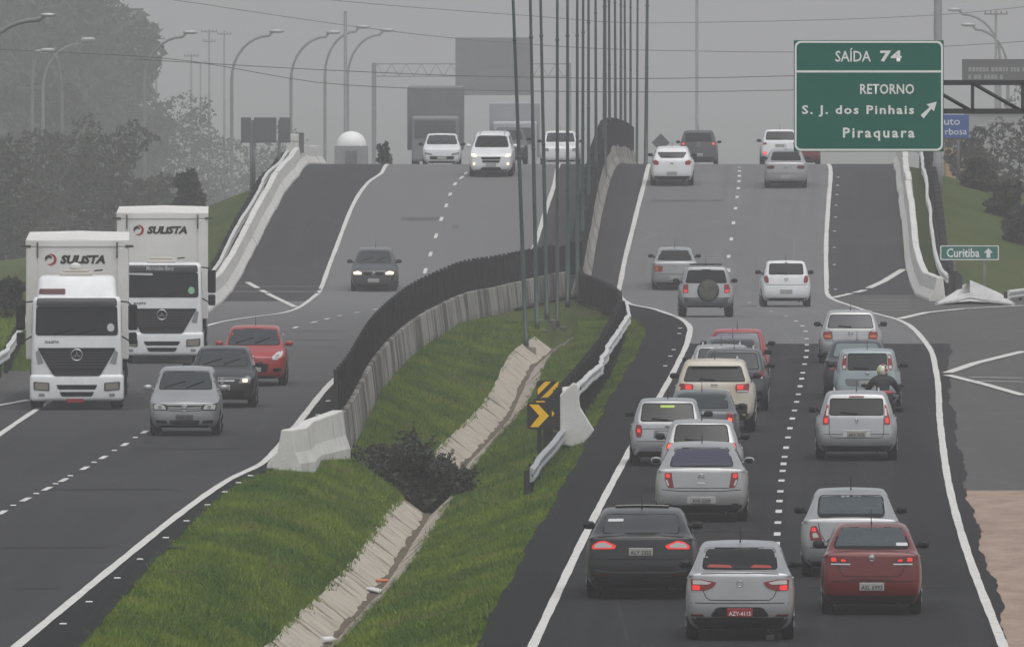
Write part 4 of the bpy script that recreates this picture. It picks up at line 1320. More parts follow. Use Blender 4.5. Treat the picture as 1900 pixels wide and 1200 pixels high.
def car_cage(style, L, W_, Hh, belt, deck, hood, rw, gc=.24, wb=.91, rl=.30, rake=.25, shoulder=.0, nose=.12):
    """style: hatch / sedan; rw: roof half width; wb: half width factor at the belt; rl: slope run of the tail; """
    w = W_ / 2
    rw += .035
    low = [(w * .86, gc), (w * .97, gc + .14), (w, .55), (w * .99, belt - .16)]
    def ring(y, top, ys=None, tp=1.0, dy=(0,) * 9):
        r = [(a * tp, y, z) for a, z in low] + [(a * (tp if q < 1 else 1), y, z) for q, (a, z) in enumerate(top)]
        return [(a, yy + d, z) for (a, yy, z), d in zip(r, dy)]
    def gh(f=1.0):
        x0, x1, zr = w * wb, rw + .02, (Hh - belt) * .90 * f
        return [(x0, belt), (lerp(x0, x1, .14), belt + zr * .14), (lerp(x0, x1, .86), belt + zr * .86), (x1 - .015, belt + zr), (rw * .93, belt + (Hh - belt) * f - .006)]
    dk = lambda z: [(w * .955, z - .07), (w * .935, z - .05), (w * .90, z - .025), (w * .84, z - .008), (w * .74, z)]
    st = []
    if style == 'sedan':
        st.append(ring(0, dk(deck), tp=.93, dy=(.14, .015, 0, .03, .045, .055, .065, .075, .10)))
        st.append(ring(.18, dk(deck), tp=.975))
        st.append(ring(.18 + rl, dk(deck + .01)))
        st.append(ring(.18 + rl + .55 * (rake / .25), gh(.97)))
    else:
        g = gh(.985)
        st.append(ring(0, g, tp=.94, dy=(.14, .015, 0, .05, .08, .08 + rl * .14, .08 + rl * .78, .08 + rl * .9, .10 + rl)))
        st.append(ring(.45 + rl * .5, gh(1.0), dy=(0, 0, 0, 0, 0, .01, .05, .07, .1)))
    st.append(ring(L * .45, gh(1.0)))
    st.append(ring(L * .56, gh(.985)))
    st.append(ring(L * .755, dk(hood + .06)))
    st.append(ring(L * .90, dk(hood - .03), tp=.985))
    st.append(ring(L, dk(hood - nose), tp=.90, dy=(-.08, 0, 0, -.03, -.06, -.075, -.09, -.105, -.14)))
    return cage(st)
def rounded(poly, r=.04, n=4, ds=.09):
    """round the corners of a polygon and sample its sides"""
    out = []
    m = len(poly)
    for i in range(m):
        p, a, b = Vector(poly[i]), Vector(poly[i - 1]), Vector(poly[(i + 1) % m])
        da, db = a - p, b - p
        q = min(r, da.length * .45, db.length * .45)
        s, e = p + da.normalized() * q, p + db.normalized() * q
        for k in range(n + 1):
            t = k / n
            out.append((s * (1 - t) ** 2 + p * 2 * t * (1 - t) + e * t * t))
    res = []
    for i in range(len(out)):
        a, b = out[i], out[(i + 1) % len(out)]
        k = max(1, int((b - a).length / ds))
        for j in range(k): res.append(a.lerp(b, j / k))
    return [(p.x, p.y) for p in res]
class Vehicle:
    def __init__(s, name, label, cat, loc, rz, rx=0.0, group=None):
        s.root = empty(name, loc, rz, rx)
        tag(s.root, label, cat, group)
    def set_body(s, me_list, m=None):
        s.L = 0
        vs, fs = [], []
        for me in me_list:
            o = len(vs)
            vs += [v.co.copy() for v in me.vertices]
            fs += [tuple(i + o for i in p.vertices) for p in me.polygons]
        s.bvh = BVHTree.FromPolygons(vs, fs)
        s.L = max(v.y for v in vs)
    def pr(s, ax, a, b, off=0.0):
        if ax == 'R': o, d = Vector((a, -3, b)), Vector((0, 1, 0))
        elif ax == 'F': o, d = Vector((a, s.L + 3, b)), Vector((0, -1, 0))
        elif ax == 'S': o, d = Vector((4, a, b)), Vector((-1, 0, 0))
        elif ax == 's': o, d = Vector((-4, a, b)), Vector((1, 0, 0))
        elif ax == 'T': o, d = Vector((a, b, 6)), Vector((0, 0, -1))
        p = s.bvh.ray_cast(o, d)[0]
        if p is None:
            q = s.bvh.find_nearest(Vector((a, 0 if ax == 'R' else s.L, b)) if ax in 'RF' else Vector((1.0 if ax == 'S' else -1.0, a, b)))[0]
            if ax in 'RF': p = Vector((q.x, q.y, q.z))
            else: p = q
        return p - d * off
    def patch(s, name, ax, poly, m, off=.006, rings=4, r=.03, parent=None, skirt=.03, rr=True):
        ol = rounded(poly, r) if rr else poly
        n = len(ol)
        cx, cz = sum(p[0] for p in ol) / n, sum(p[1] for p in ol) / n
        vs, fs = [], []
        for q in range(rings):
            t = 1 - q / rings
            for a, b in ol: vs.append(s.pr(ax, cx + (a - cx) * t, cz + (b - cz) * t, off))
        c = len(vs)
        vs.append(s.pr(ax, cx, cz, off))
        for q in range(rings - 1):
            for i in range(n): fs.append((q * n + i, q * n + (i + 1) % n, (q + 1) * n + (i + 1) % n, (q + 1) * n + i))
        for i in range(n): fs.append(((rings - 1) * n + i, (rings - 1) * n + (i + 1) % n, c))
        if ax in 'Fs': fs = [f[::-1] for f in fs]
        mb = MB().add(vs, fs, True)
        sk = [s.pr(ax, a, b, off) for a, b in ol] + [s.pr(ax, a, b, -skirt) for a, b in ol]
        mb.add(sk, [(i, i + n, (i + 1) % n + n, (i + 1) % n) for i in range(n)])
        return mb.build(name, m, parent or s.root)
    def both(s, name, ax, poly, m, **k):
        a = s.patch(name, ax, poly, m, **k)
        b = s.patch(name, ax, [(-x, z) for x, z in poly][::-1], m, **k)
        return a, b
    def seam(s, ax, pts, w=.008, m=None, off=.003, name='seam', closed=False, parent=None):
        """thin dark gap or moulding drawn along the body as a raised strip"""
        P = [Vector(p) for p in pts]
        if closed: P.append(P[0])
        Q = []
        for a, b in zip(P, P[1:]):
            k = max(1, int((b - a).length / .08))
            Q += [a.lerp(b, i / k) for i in range(k)]
        Q.append(P[-1])
        vs, fs = [], []
        for i, p in enumerate(Q):
            t = (Q[min(i + 1, len(Q) - 1)] - Q[max(i - 1, 0)]).normalized()
            n = Vector((-t.y, t.x)) * w / 2
            vs += [s.pr(ax, p.x + n.x, p.y + n.y, off), s.pr(ax, p.x - n.x, p.y - n.y, off)]
        for i in range(len(Q) - 1): fs.append((2 * i, 2 * i + 1, 2 * i + 3, 2 * i + 2))
        return MB().add(vs, fs).build(name, m or RUBBER, parent or s.root)
    def plate(s, ax, x, z, text, m=PLATE, ink=INK, w=.40, h=.13):
        p = s.pr(ax, x, z, .015)
        for dx in (-.19, .19):
            q = s.pr(ax, x + dx, z, .015)
            p.y = min(p.y, q.y) if ax == 'R' else max(p.y, q.y)
        o = MB().box(-w / 2, w / 2, -.006, .02, -h / 2, h / 2).build('license_plate', m, s.root, bevel=.008, bseg=1)
        o.location = p
        if ax == 'F': o.rotation_euler = (0, 0, math.pi)
        fr = [(-w / 2 + .008, -h / 2 + .008), (w / 2 - .008, -h / 2 + .008), (w / 2 - .008, h / 2 - .008), (-w / 2 + .008, h / 2 - .008)]
        if text: lettering(text, (0, -.009, -.014), w * .86, h * .52, ink, o, .015)
        return o
    def wheels(s, R, tw, track, ya, yb):
        key = (round(R, 3), round(tw, 3))
        if key not in WHEEL:
            pr = [(R * .62, -tw / 2), (R * .9, -tw / 2), (R * .985, -tw * .4), (R, -tw * .25), (R, tw * .25), (R * .985, tw * .4), (R * .9, tw / 2), (R * .62, tw / 2)]
            n = 24
            vs, fs = [], []
            for k in range(n):
                a = 2 * math.pi * k / n
                for q, x in pr: vs.append((x, q * math.cos(a), q * math.sin(a)))
            m = len(pr)
            for k in range(n):
                for i in range(m): fs.append((k * m + i, k * m + (i + 1) % m, ((k + 1) % n) * m + (i + 1) % m, ((k + 1) % n) * m + i))
            ty = MB().add(vs, fs, True).mesh('tyre', TYRE)
            rm = MB().tube([(-tw * .42, 0, 0), (tw * .42, 0, 0)], R * .63, 20)
            for k in range(5):
                a = 2 * math.pi * k / 5
                rm.tube([(tw * .44, R * .1 * math.cos(a), R * .1 * math.sin(a)), (tw * .46, R * .6 * math.cos(a), R * .6 * math.sin(a))], R * .09, 6)
                rm.tube([(-tw * .44, R * .1 * math.cos(a), R * .1 * math.sin(a)), (-tw * .46, R * .6 * math.cos(a), R * .6 * math.sin(a))], R * .09, 6)
            WHEEL[key] = (ty, rm.mesh('rim', RIM))
        ty, rm = WHEEL[key]
        for y in (ya, yb):
            for sx in (-1, 1):
                t = link('wheel', ty, s.root)
                t.location = (sx * track, y, R)
                link('rim', rm, t)
                # dark wheel arch
                if hasattr(s, 'bvh') and s.arch:
                    ax = 'S' if sx > 0 else 's'
                    pts = [(y + (R + .06) * math.cos(a), R + (R + .06) * math.sin(a)) for a in [math.pi * (k - 2.2) / 14.4 for k in range(0, 19)]]
                    pts = [p for p in pts if p[1] > .26]
                    s.patch('wheel_arch', ax, pts if sx > 0 else pts[::-1], RUBBER, off=.004, rr=False, rings=3)
    arch = True
    def mirrors(s, y, z, w, m, out=.20, hgt=.14, glass=None, face='R'):
        for sx in (-1, 1):
            p = s.pr('S' if sx > 0 else 's', y, z)
            mb = MB().ell((0, 0, 0), (out / 2, .09, hgt / 2), 14, 8, .75)
            mb.tube([(-sx * out * .45, 0, -hgt * .25), (-sx * (out * .6 + .06), .02, -hgt * .35)], .025, 6)
            o = mb.build('mirror', m, s.root)
            o.location = (p.x + sx * (out / 2 + .05), y, z + .02)
            sg = -1
            g = MB().ell((0, 0, 0), (out * .40, .012, hgt * .37), 14, 6, .75).build('mirror_glass', glass or GLASS, o)
            g.location = (0, -.082, 0)
WHEEL = {}
def emblem(v, ax, x, z, r, kind='ring', m=None):
    m = m or CHROME
    p = v.pr(ax, x, z, .038 if ax == 'F' else .016)
    mb = MB()
    n = 18
    pts = [(r * math.cos(2 * math.pi * k / n), 0, r * math.sin(2 * math.pi * k / n)) for k in range(n + 1)]
    if kind in ('ring', 'star', 'w', 'disc'):
        mb.tube(pts, r * .14, 6, cap=False)
    if kind == 'disc': mb.ell((0, 0, 0), (r * .8, r * .12, r * .8), 14, 6)
    if kind == 'star':
        for k in range(3):
            a = math.pi / 2 + 2 * math.pi * k / 3
            mb.prism([(r * math.cos(a), r * math.sin(a)), (r * .16 * math.cos(a + 1.05), r * .16 * math.sin(a + 1.05)), (r * .16 * math.cos(a - 1.05), r * .16 * math.sin(a - 1.05))], -.008, .008)
    if kind == 'w':
        q = [(-.7, .5), (-.32, -.62), (0, .05), (.32, -.62), (.7, .5)]
        mb.tube([(a * r, 0, b * r) for a, b in q], r * .11, 6)
        mb.tube([(-.33 * r, 0, .78 * r), (0, 0, .22 * r), (.33 * r, 0, .78 * r)], r * .11, 6)
    if kind == 'chev':
        for dz in (.25, -.35): mb.tube([(-r, 0, dz * r - .25 * r), (0, 0, dz * r + .35 * r), (r, 0, dz * r - .25 * r)], r * .14, 6)
    if kind == 'diamond': mb.tube([(0, 0, r), (-.6 * r, 0, 0), (0, 0, -r), (.6 * r, 0, 0), (0, 0, r)], r * .16, 6)
    if kind == 'oval': mb.tube([(a * 1.5, 0, c * .75) for a, b, c in pts], r * .13, 6, cap=False); mb.box(-r, r, -.004, .004, -r * .15, r * .15)
    if kind == 'bow': mb.box(-r * 1.4, r * 1.4, -.006, .006, -r * .25, r * .25); mb.box(-r * .6, r * .6, -.007, .007, -r * .45, r * .45)
    o = mb.build('emblem', m, v.root)
    o.location = p
    if ax == 'F': o.rotation_euler = (0, 0, math.pi)
    return o
# ------------------------------------------------------------------ vehicles: builder
def slope(Y): return math.atan((H(Y + 1.5) - H(Y - 1.5)) / 3)
def heading(f, Y, k=.45): return -math.atan(lerp((f(Y + 4) - f(Y - 4)) / 8, f(Y) / Y, k))
def place(px, py, Y, face, ya):
    """root location and angles for a vehicle whose near wheels stand at a pixel (or at distance Y)"""
    if Y is None: g = G(px, py)
    else: g = Vector((W(px, 400, Y).x, Y, H(Y)))
    if face == 'R':
        hd = heading(RC, g.y)
        sl = slope(g.y + 1.2)
        return g - Vector((-math.sin(hd) * ya, math.cos(hd) * ya * math.cos(sl), math.sin(sl) * ya)), hd, sl
    hd = heading(LC, g.y)
    sl = -slope(g.y + 1.2)
    return g + Vector((-math.sin(hd) * ya, math.cos(hd) * ya * math.cos(sl), math.sin(-sl) * ya)), math.pi + hd, sl
def car(name, label, px, py, face, style, pnt, L=4.1, Wd=1.66, Ht=1.46, belt=.93, deck=.98, hood=.86, rw=.56, rl=.30, rake=.25, gc=.19, Y=None, glass=None, mir=None,
        win=None, ws=None, R=.29, tw=.19, dark=.36, darkw=.985, mz=None, lid=None, plate=None, emb=None, lights=(), stop=None, rails=False, ant=True, cat='car',
        extra=None, fglass=None, group=None, wb=.91, dpaint=None, bump=None, nose=.12, wip=True, clear=0):
    ya, yb = L * .175, L * .80
    loc, rz, rx = place(px, py, Y, face, ya if face == 'R' else L - yb)
    if face == 'F': # root is the rear end: step from the front axle back to it
        g = G(px, py) if Y is None else Vector((W(px, 400, Y).x, Y, H(Y)))
        hd = rz - math.pi
        loc = g + Vector((-math.sin(hd) * yb, math.cos(hd) * yb, math.tan(slope(g.y + 1.2)) * yb))
    v = Vehicle(name, label, cat, loc, rz, rx, group)
    me = subdivided(*car_cage(style, L, Wd, Ht, belt, deck, hood, rw, gc=gc, rl=rl, rake=rake, wb=wb, nose=nose), 3, pnt, (Wd, L, gc, Ht))
    v.set_body([me])
    body = link('body', me, v.root)
    v.L, v.W, v.H = L, Wd, Ht
    if clear:                               # open the body at both screens and furnish the cabin
        (xb, zb), (xt, zt) = win[:2]
        pw = [(-xb, zb), (xb, zb), (xt, zt), (-xt, zt)]
        (xb, zb), (xt, zt) = ws or ((Wd * .36, hood + .14), (Wd * .32, Ht - .09))
        pf = [(-xb, zb), (xb, zb), (xt, zt), (-xt, zt)]
        bm = bmesh.new(); bm.from_mesh(me)
        kill = [f for f in bm.faces if (inside(pw, *(lambda c: (c.x, c.z))(f.calc_center_median())) and f.calc_center_median().y < L * .42 and f.normal.y < -.15) or (inside(pf, *(lambda c: (c.x, c.z))(f.calc_center_median())) and f.calc_center_median().y > L * .5 and f.normal.y > .15)]
        bmesh.ops.delete(bm, geom=kill, context='FACES')
        bm.to_mesh(me); bm.free()
        glass = fglass = GLASS_C
        MB().box(-Wd * .40, Wd * .40, .75, L * .72, .45, belt - .10).build('cabin_floor', SEAT, v.root, bevel=.05)
        MB().box(-Wd * .38, Wd * .38, L * .66, L * .72, belt - .1, belt + .05).build('dashboard', SEAT, v.root, bevel=.04)
        for sx in (-1, 1):
            st = MB().box(sx * .36 - .23, sx * .36 + .23, L * .47, L * .47 + .14, belt - .25, Ht - .34).build('seat', SEAT, v.root, bevel=.07, bseg=3)
            MB().box(sx * .36 - .13, sx * .36 + .13, L * .465, L * .465 + .1, Ht - .34, Ht - .17).build('headrest', SEAT, st, bevel=.045, bseg=3)
        MB().box(-Wd * .36, Wd * .36, L * .27, L * .27 + .12, belt - .2, belt + .04).build('rear_bench', SEAT, v.root, bevel=.05)
        if clear > 1:
            MB().ell((-.36, L * .47 + .22, Ht - .27), (.085, .10, .12), 14, 10).build('driver_head', mat('hair_dark', (.02, .016, .014), .8), v.root)
            MB().ell((-.36, L * .47 + .24, Ht - .58), (.22, .13, .24), 14, 10).build('driver_shoulders', mat('shirt_dark', (.05, .05, .06), .9), v.root)
        MB().box(-.12, .12, L * .60, L * .60 + .02, Ht - .20, Ht - .13).build('inner_mirror', RUBBER, v.root, bevel=.01)
    glass = glass or GLASS
    mir = mir or PLAST
    v.wheels(R, tw, Wd / 2 - tw / 2 - .015, ya, yb)
    # greenhouse
    if win:
        (xb, zb), (xt, zt) = win[:2]
        if clear: v.seam('R', rounded([(-xb, zb), (xb, zb), (xt, zt), (-xt, zt)], .06), .06, RUBBER, off=.005, name='window_seal', closed=True)
        else: v.patch('window_seal', 'R', [(-xb - .022, zb - .02), (xb + .022, zb - .02), (xt + .022, zt + .02), (-xt - .022, zt + .02)], RUBBER, off=.004, r=.07, rings=5)
        w = v.patch('rear_window', 'R', [(-xb, zb), (xb, zb), (xt, zt), (-xt, zt)], glass, off=.010, r=.06, rings=6, skirt=0 if clear else .03)
        v.win = w
    if ws is None: ws = ((Wd * .36, hood + .14), (Wd * .32, Ht - .09))
    (xb, zb), (xt, zt) = ws
    if clear: v.seam('F', rounded([(-xb, zb), (xb, zb), (xt, zt), (-xt, zt)], .06), .06, RUBBER, off=.005, name='window_seal', closed=True)
    else: v.patch('window_seal', 'F', [(-xb - .02, zb - .02), (xb + .02, zb - .02), (xt + .02, zt + .02), (-xt - .02, zt + .02)], RUBBER, off=.004, r=.07, rings=5)
    v.wsp = v.patch('windshield', 'F', [(-xb, zb), (xb, zb), (xt, zt), (-xt, zt)], fglass or GLASS_M, off=.010, r=.06, rings=6, skirt=0 if clear else .03)
    t0 = (.18 + rl + .5) if style == 'sedan' else (.30 + rl)
    ym = L * .46
    zb_, zt_ = belt + .02, Ht - .13
    for ax in 'Ss':
        fw = [(ym + .06, zb_), (L * .70, zb_), (L * .60, zt_), (ym + .04, zt_)]
        rwn = [(t0 - (.10 if style == 'sedan' else .05), zb_), (ym - .03, zb_), (ym - .03, zt_), (t0 + .22, zt_)]
        for q in (fw, rwn): v.patch('side_window', ax, q if ax == 'S' else q[::-1], GLASS, off=.006, r=.05, rings=4)
        v.seam(ax, [(ym, .34), (ym, belt)], .009)
        v.seam(ax, [(L * .70, .34), (L * .715, belt)], .009)
        v.seam(ax, [(t0 - .2 + .35, .62), (t0 + .1, belt)], .009)
        h1 = v.pr(ax, ym - .12, belt - .09, .012)
        MB().box(-.015, .015, -.09, .09, -.015, .015).build('door_handle', pnt, v.root, bevel=.008, bseg=1).location = h1
    v.mirrors(L * .665, mz or belt + .10, Wd, mir)
    # lower body and bumpers
    wv = Wd / 2 * darkw
    if dark:
        v.patch('lower_bumper', 'R', [(-wv * .95, gc + .01), (wv * .95, gc + .01), (wv, dark), (-wv, dark)], dpaint or PLAST, off=.012, r=.06, rings=6)
        if face == 'F': v.patch('lower_bumper', 'F', [(-wv * .9, gc + .01), (wv * .9, gc + .01), (wv * .93, gc + .07), (-wv * .93, gc + .07)], PLAST, off=.010, r=.04, rings=4)
    MB().box(-wv * .8, wv * .8, .25, L - .3, gc + .03, gc + .10).build('underbody', RUBBER, v.root, bevel=.03)
    mu = MB().tube([(Wd * .26, .02, gc + .0), (Wd * .26, .45, gc + .0)], .03, 8).build('exhaust_pipe', PLAST, v.root)
    if bump:
        v.seam('R', [(-wv, bump), (-wv * .5, bump - .005), (wv * .5, bump - .005), (wv, bump)], .012)
    if lid:
        v.seam('R', [(-x, z) for x, z in lid][::1] + [(x, z) for x, z in lid[::-1]], .012)
    for poly, m, subs in lights:
        a = v.both('tail_light' if face == 'R' else 'headlight', face, poly, m, off=.014, r=.025, rings=4)
        for sp, smat in subs:
            for q, sg in zip(a, (1, -1)):
                pp = sp if sg > 0 else [(-x, z) for x, z in sp][::-1]
                v.patch('lens', face, pp, smat, off=.020 + .004 * subs.index((sp, smat)), r=.02, rings=3, parent=q)
    if plate: v.plate(face, 0, plate[0], plate[1], *(plate[2:]))
    if emb: emblem(v, face, 0, emb[0], emb[2], emb[1], emb[3] if len(emb) > 3 else None)
    if stop:
        v.patch('high_brake_light', 'R', [(-stop[0], stop[1] - .014), (stop[0], stop[1] - .014), (stop[0], stop[1] + .014), (-stop[0], stop[1] + .014)], stop[2] if len(stop) > 2 else TAILD, off=.016, r=.01)
    if ant:
        yy = L * .34 if style == 'sedan' else L * .22
        p = v.pr('T', 0, yy)
        MB().tube([(0, 0, -.01), (0, -.01, .03), (0, -.09, .24)], [.018, .008, .004], 6).build('antenna', RUBBER, v.root).location = p
    if rails:
        for sx in (-1, 1):
            pts = [v.pr('T', sx * rw * .80, yy) + Vector((0, 0, .05 if 0 < k < 6 else -.01)) for k, yy in enumerate(np.linspace(t0 + .25, L * .55, 7))]
            MB().tube(pts, .022, 7).build('roof_rail', galv, v.root)
    if face == 'F' and wip:
        for x0, x1, dz in ((-.42, -.02, .17), (.02, .48, .17)):
            a, b = v.pr('F', x1, ws[0][1] + .03, .03), v.pr('F', x0, ws[0][1] + dz, .03)
            MB().tube([a, b], .014, 5).build('wiper', RUBBER, v.root)
    if face == 'R' and style != 'sedan' and win:
        a, b = v.pr('R', .02, win[0][1] + .02, .03), v.pr('R', -.34, win[0][1] + .05, .025)
        MB().tube([a, b], .013, 5).build('wiper', RUBBER, v.root)
    if extra: extra(v)
    return v
T = lambda *p: list(p)
QR = 'cars queuing in the right carriageway'
QL = 'oncoming cars in the left carriageway'
# ---- nearest silver sedan, red plate
def ex(v):
    v.patch('plate_recess', 'R', [(-.47, .385), (.47, .385), (.36, .535), (-.36, .535)], PLAST, off=.008, r=.06, rings=5)
    v.both('reflector', 'R', [(.55, .39), (.76, .395), (.76, .425), (.58, .425)], TAILD, off=.016, r=.01)
    for a, b, z in ((-.52, -.12, 1.155), (.16, .50, 1.15)):
        v.patch('red_sticker', 'R', [(a, z - .02), (b, z - .025), (b - .03, z + .012), (a + .05, z + .022)], mat('sticker_red', (.30, .035, .025), .6), off=.013, r=.012)
    v.seam('R', [(-.60, 1.05), (-.3, 1.062), (.3, 1.062), (.6, 1.05)], .016, PLASTG)
car('silver_sedan', 'nearest silver sedan with red license plate AZY-4115 at the bottom', 1373, 1185, 'R', 'sedan', P_SILVER, L=4.29, Wd=1.70, Ht=1.50, belt=1.0, deck=1.08, rw=.56, rl=.30, mz=1.06,
    win=((.575, 1.12), (.525, 1.40)), lights=[(T((.76, .79), (.77, .965), (.60, .965), (.36, .92), (.42, .84), (.55, .79)), TAIL, [(T((.735, .89), (.735, .955), (.60, .95), (.44, .915), (.50, .885)), LENS), (T((.74, .80), (.74, .88), (.62, .87), (.62, .80)), TAILON)])],
    lid=[(.60, 1.04), (.56, .76), (.52, .68), (.46, .645), (.0, .64)], plate=(.45, 'AZY-4115', PLATER, WHT), emb=(.90, 'ring', .045), dark=.375, bump=.60, gc=.18, extra=ex, group=QR)
# ---- red sedan
def ex(v):
    v.both('light_trim', 'R', [(.35, .825), (.66, .825), (.66, .848), (.35, .848)], CHROME, off=.018, r=.006)
    lettering('Siena', v.pr('R', -.41, .775, .012), .11, .03, CHROME, v.root, shear=.2)
    v.patch('white_sticker', 'R', [(.40, 1.115), (.59, 1.115), (.58, 1.16), (.40, 1.16)], STICKW, off=.014, r=.01)
    v.patch('plate_recess', 'R', [(-.34, .40), (.34, .40), (.27, .56), (-.27, .56)], P_RED, off=.003, r=.05)
    v.seam('R', [(-.36, .56), (-.27, .585), (.27, .585), (.36, .56)], .014)
car('red_sedan', 'dark red sedan with plate ASL 6993, front of the right lane', 1617, 1138, 'R', 'sedan', P_RED, L=4.13, Wd=1.64, Ht=1.45, belt=.97, deck=1.03, rw=.53, rl=.32, mz=1.02, glass=GLASS_L,
    win=((.60, 1.09), (.48, 1.385)), lights=[(T((.67, .86), (.68, .96), (.60, .965), (.36, .92), (.36, .86)), TAILD, [(T((.66, .88), (.66, .94), (.58, .945), (.57, .88)), TAILON), (T((.50, .88), (.50, .92), (.42, .91), (.42, .88)), TAILON)])],
    lid=[(.64, 1.0), (.55, .85), (.50, .70), (.44, .64), (0, .635)], plate=(.475, 'ASL 6993'), emb=(.94, 'disc', .05), dark=.33, gc=.18, bump=.56, mir=PLAST, extra=ex, group=QR, clear=2)
# ---- black sedan
def ex(v):
    v.both('reflector', 'R', [(.50, .40), (.70, .40), (.70, .425), (.50, .425)], TAILD, off=.018, r=.008)
    v.seam('R', [(-.72, 1.055), (-.35, 1.085), (.35, 1.085), (.72, 1.055)], .03, P_BLACK, off=.02, name='spoiler')
    v.patch('white_sticker', 'R', [(-.56, 1.27), (-.30, 1.275), (-.30, 1.315), (-.55, 1.31)], STICKW, off=.014, r=.01)
    v.patch('sunroof', 'T', [(-.45, 1.9), (.45, 1.9), (.45, 2.6), (-.45, 2.6)], GLASS, off=.03, r=.08, skirt=.05)
    v.seam('R', [(-.84, .50), (-.5, .46), (.5, .46), (.84, .50)], .02, PLASTG)
car('black_sedan', 'black sedan with glowing red tail lights and plate ALY 3355', 1190, 1108, 'R', 'sedan', P_BLACK, L=4.87, Wd=1.85, Ht=1.47, belt=1.0, deck=1.07, rw=.62, rl=.28, rake=.32, mz=1.09, R=.33, tw=.23,
    win=((.63, 1.10), (.58, 1.365)), glass=mat('car_glass_smoke', (.028, .03, .032), .08, spec=.6), lights=[(T((.81, .84), (.815, .90), (.72, .965), (.60, .985), (.40, .90), (.44, .845)), TAILON, [(T((.77, .865), (.775, .905), (.70, .945), (.60, .955), (.47, .90), (.49, .87)), LENS)])],
    plate=(.80, 'ALY 3355'), dark=.36, gc=.18, bump=.68, extra=ex, group=QR)
# ---- silver sedan half hidden by the red one
def ex(v):
    v.patch('handle_trim', 'R', [(-.42, .62), (.42, .62), (.40, .67), (-.40, .67)], PLAST, off=.01, r=.02)
car('silver_sedan', 'silver sedan right behind the red sedan, one tail light showing', 1579, 1068, 'R', 'sedan', P_SILVER, L=4.25, Wd=1.74, Ht=1.49, belt=.96, deck=1.03, rw=.56, rl=.35, mz=1.04, glass=GLASS_L,
    win=((.56, 1.06), (.53, 1.36)), lights=[(T((.70, .64), (.725, .76), (.69, .885), (.60, .90), (.54, .76), (.49, .65)), TAIL, [(T((.66, .69), (.67, .77), (.60, .78), (.555, .70)), LENS), (T((.69, .80), (.67, .87), (.62, .87), (.60, .80)), TAILON)])],
    lid=[(.58, 1.02), (.54, .78), (.47, .66), (.44, .62), (0, .615)], clear=1, emb=(.93, 'diamond', .05), dark=.28, gc=.18, bump=.52, extra=ex, group=QR)
# ---- silver sedan, plate AVR-0209
def ex(v):
    v.patch('lid_handle', 'R', [(-.08, .735), (.08, .735), (.07, .765), (-.07, .765)], CHROME, off=.012, r=.01)
    v.patch('plate_surround', 'R', [(-.28, .365), (.28, .365), (.27, .50), (-.27, .50)], mat('print_pale', (.5, .5, .5), .5), off=.01, r=.02)
    v.both('reflector', 'R', [(.58, .345), (.70, .345), (.70, .365), (.58, .365)], TAILD, off=.018, r=.006)
    v.seam('R', [(-.84, .635), (-.4, .60), (.4, .60), (.84, .635)], .014)
car('silver_sedan', 'silver sedan with purple tinted rear window and plate AVR-0209', 1302, 966, 'R', 'sedan', P_SILVER2, L=4.77, Wd=1.77, Ht=1.48, belt=.98, deck=1.04, rw=.56, rl=.30, rake=.30, mz=1.05, glass=GLASS_P, R=.31, mir=P_SILVER2,
    win=((.60, 1.07), (.49, 1.375)), lights=[(T((.64, .665), (.70, .82), (.70, .955), (.575, .95), (.56, .80), (.53, .665)), TAIL, [(T((.635, .69), (.685, .80), (.66, .83), (.61, .72)), LENS), (T((.68, .86), (.685, .935), (.60, .93), (.60, .85)), TAILON)])],
    lid=[(.58, 1.02), (.565, .85), (.53, .66), (0, .655)], plate=(.43, 'AVR-0209'), emb=(.89, 'chev', .06), dark=.335, gc=.18, extra=ex, group=QR)
# ---- hatch with lit brake lights
car('silver_hatchback', 'light silver hatchback with lit brake lights behind the purple window sedan', 1302, 914, 'R', 'hatch', P_SILVER2, L=4.0, Wd=1.68, Ht=1.46, belt=.96, rw=.56, rl=.34, mz=1.05,
    win=((.55, 1.05), (.49, 1.37)), lights=[(T((.68, .80), (.71, .95), (.68, 1.03), (.55, 1.02), (.58, .86)), TAIL, [(T((.68, .90), (.69, .96), (.66, 1.01), (.57, 1.0), (.60, .90)), BRAKE)])], dark=.34, plate=(.5, ''), group=QR, gc=.18)
# ---- silver hatchback with yellow sticker
def ex(v):
    v.patch('yellow_sticker', 'R', [(-.15, 1.245), (.15, 1.245), (.15, 1.295), (-.15, 1.295)], STICKG, off=.016, r=.01)
    v.patch('plate_recess', 'R', [(-.30, .60), (.30, .60), (.28, .77), (-.28, .77)], P_GREY, off=.004, r=.03)
    v.seam('R', [(-.52, .80), (.0, .805), (.52, .80)], .012)
    v.seam('R', [(-.80, .53), (.0, .535), (.80, .53)], .014)
car('silver_hatchback', 'silver hatchback with yellow green sticker in its rear window', 1239, 863, 'R', 'hatch', P_SILVER, L=3.75, Wd=1.63, Ht=1.42, belt=.93, rw=.55, rl=.36, mz=1.02,
    win=((.565, .97), (.51, 1.32)), lights=[(T((.66, .62), (.69, .76), (.66, .89), (.56, .88), (.53, .76), (.56, .62)), TAIL, [(T((.64, .72), (.655, .80), (.58, .80), (.57, .72)), TAILON)])], plate=(.68, ''), emb=(.85, 'bow', .04), dark=.32, darkw=.78, gc=.18, extra=ex, group=QR)
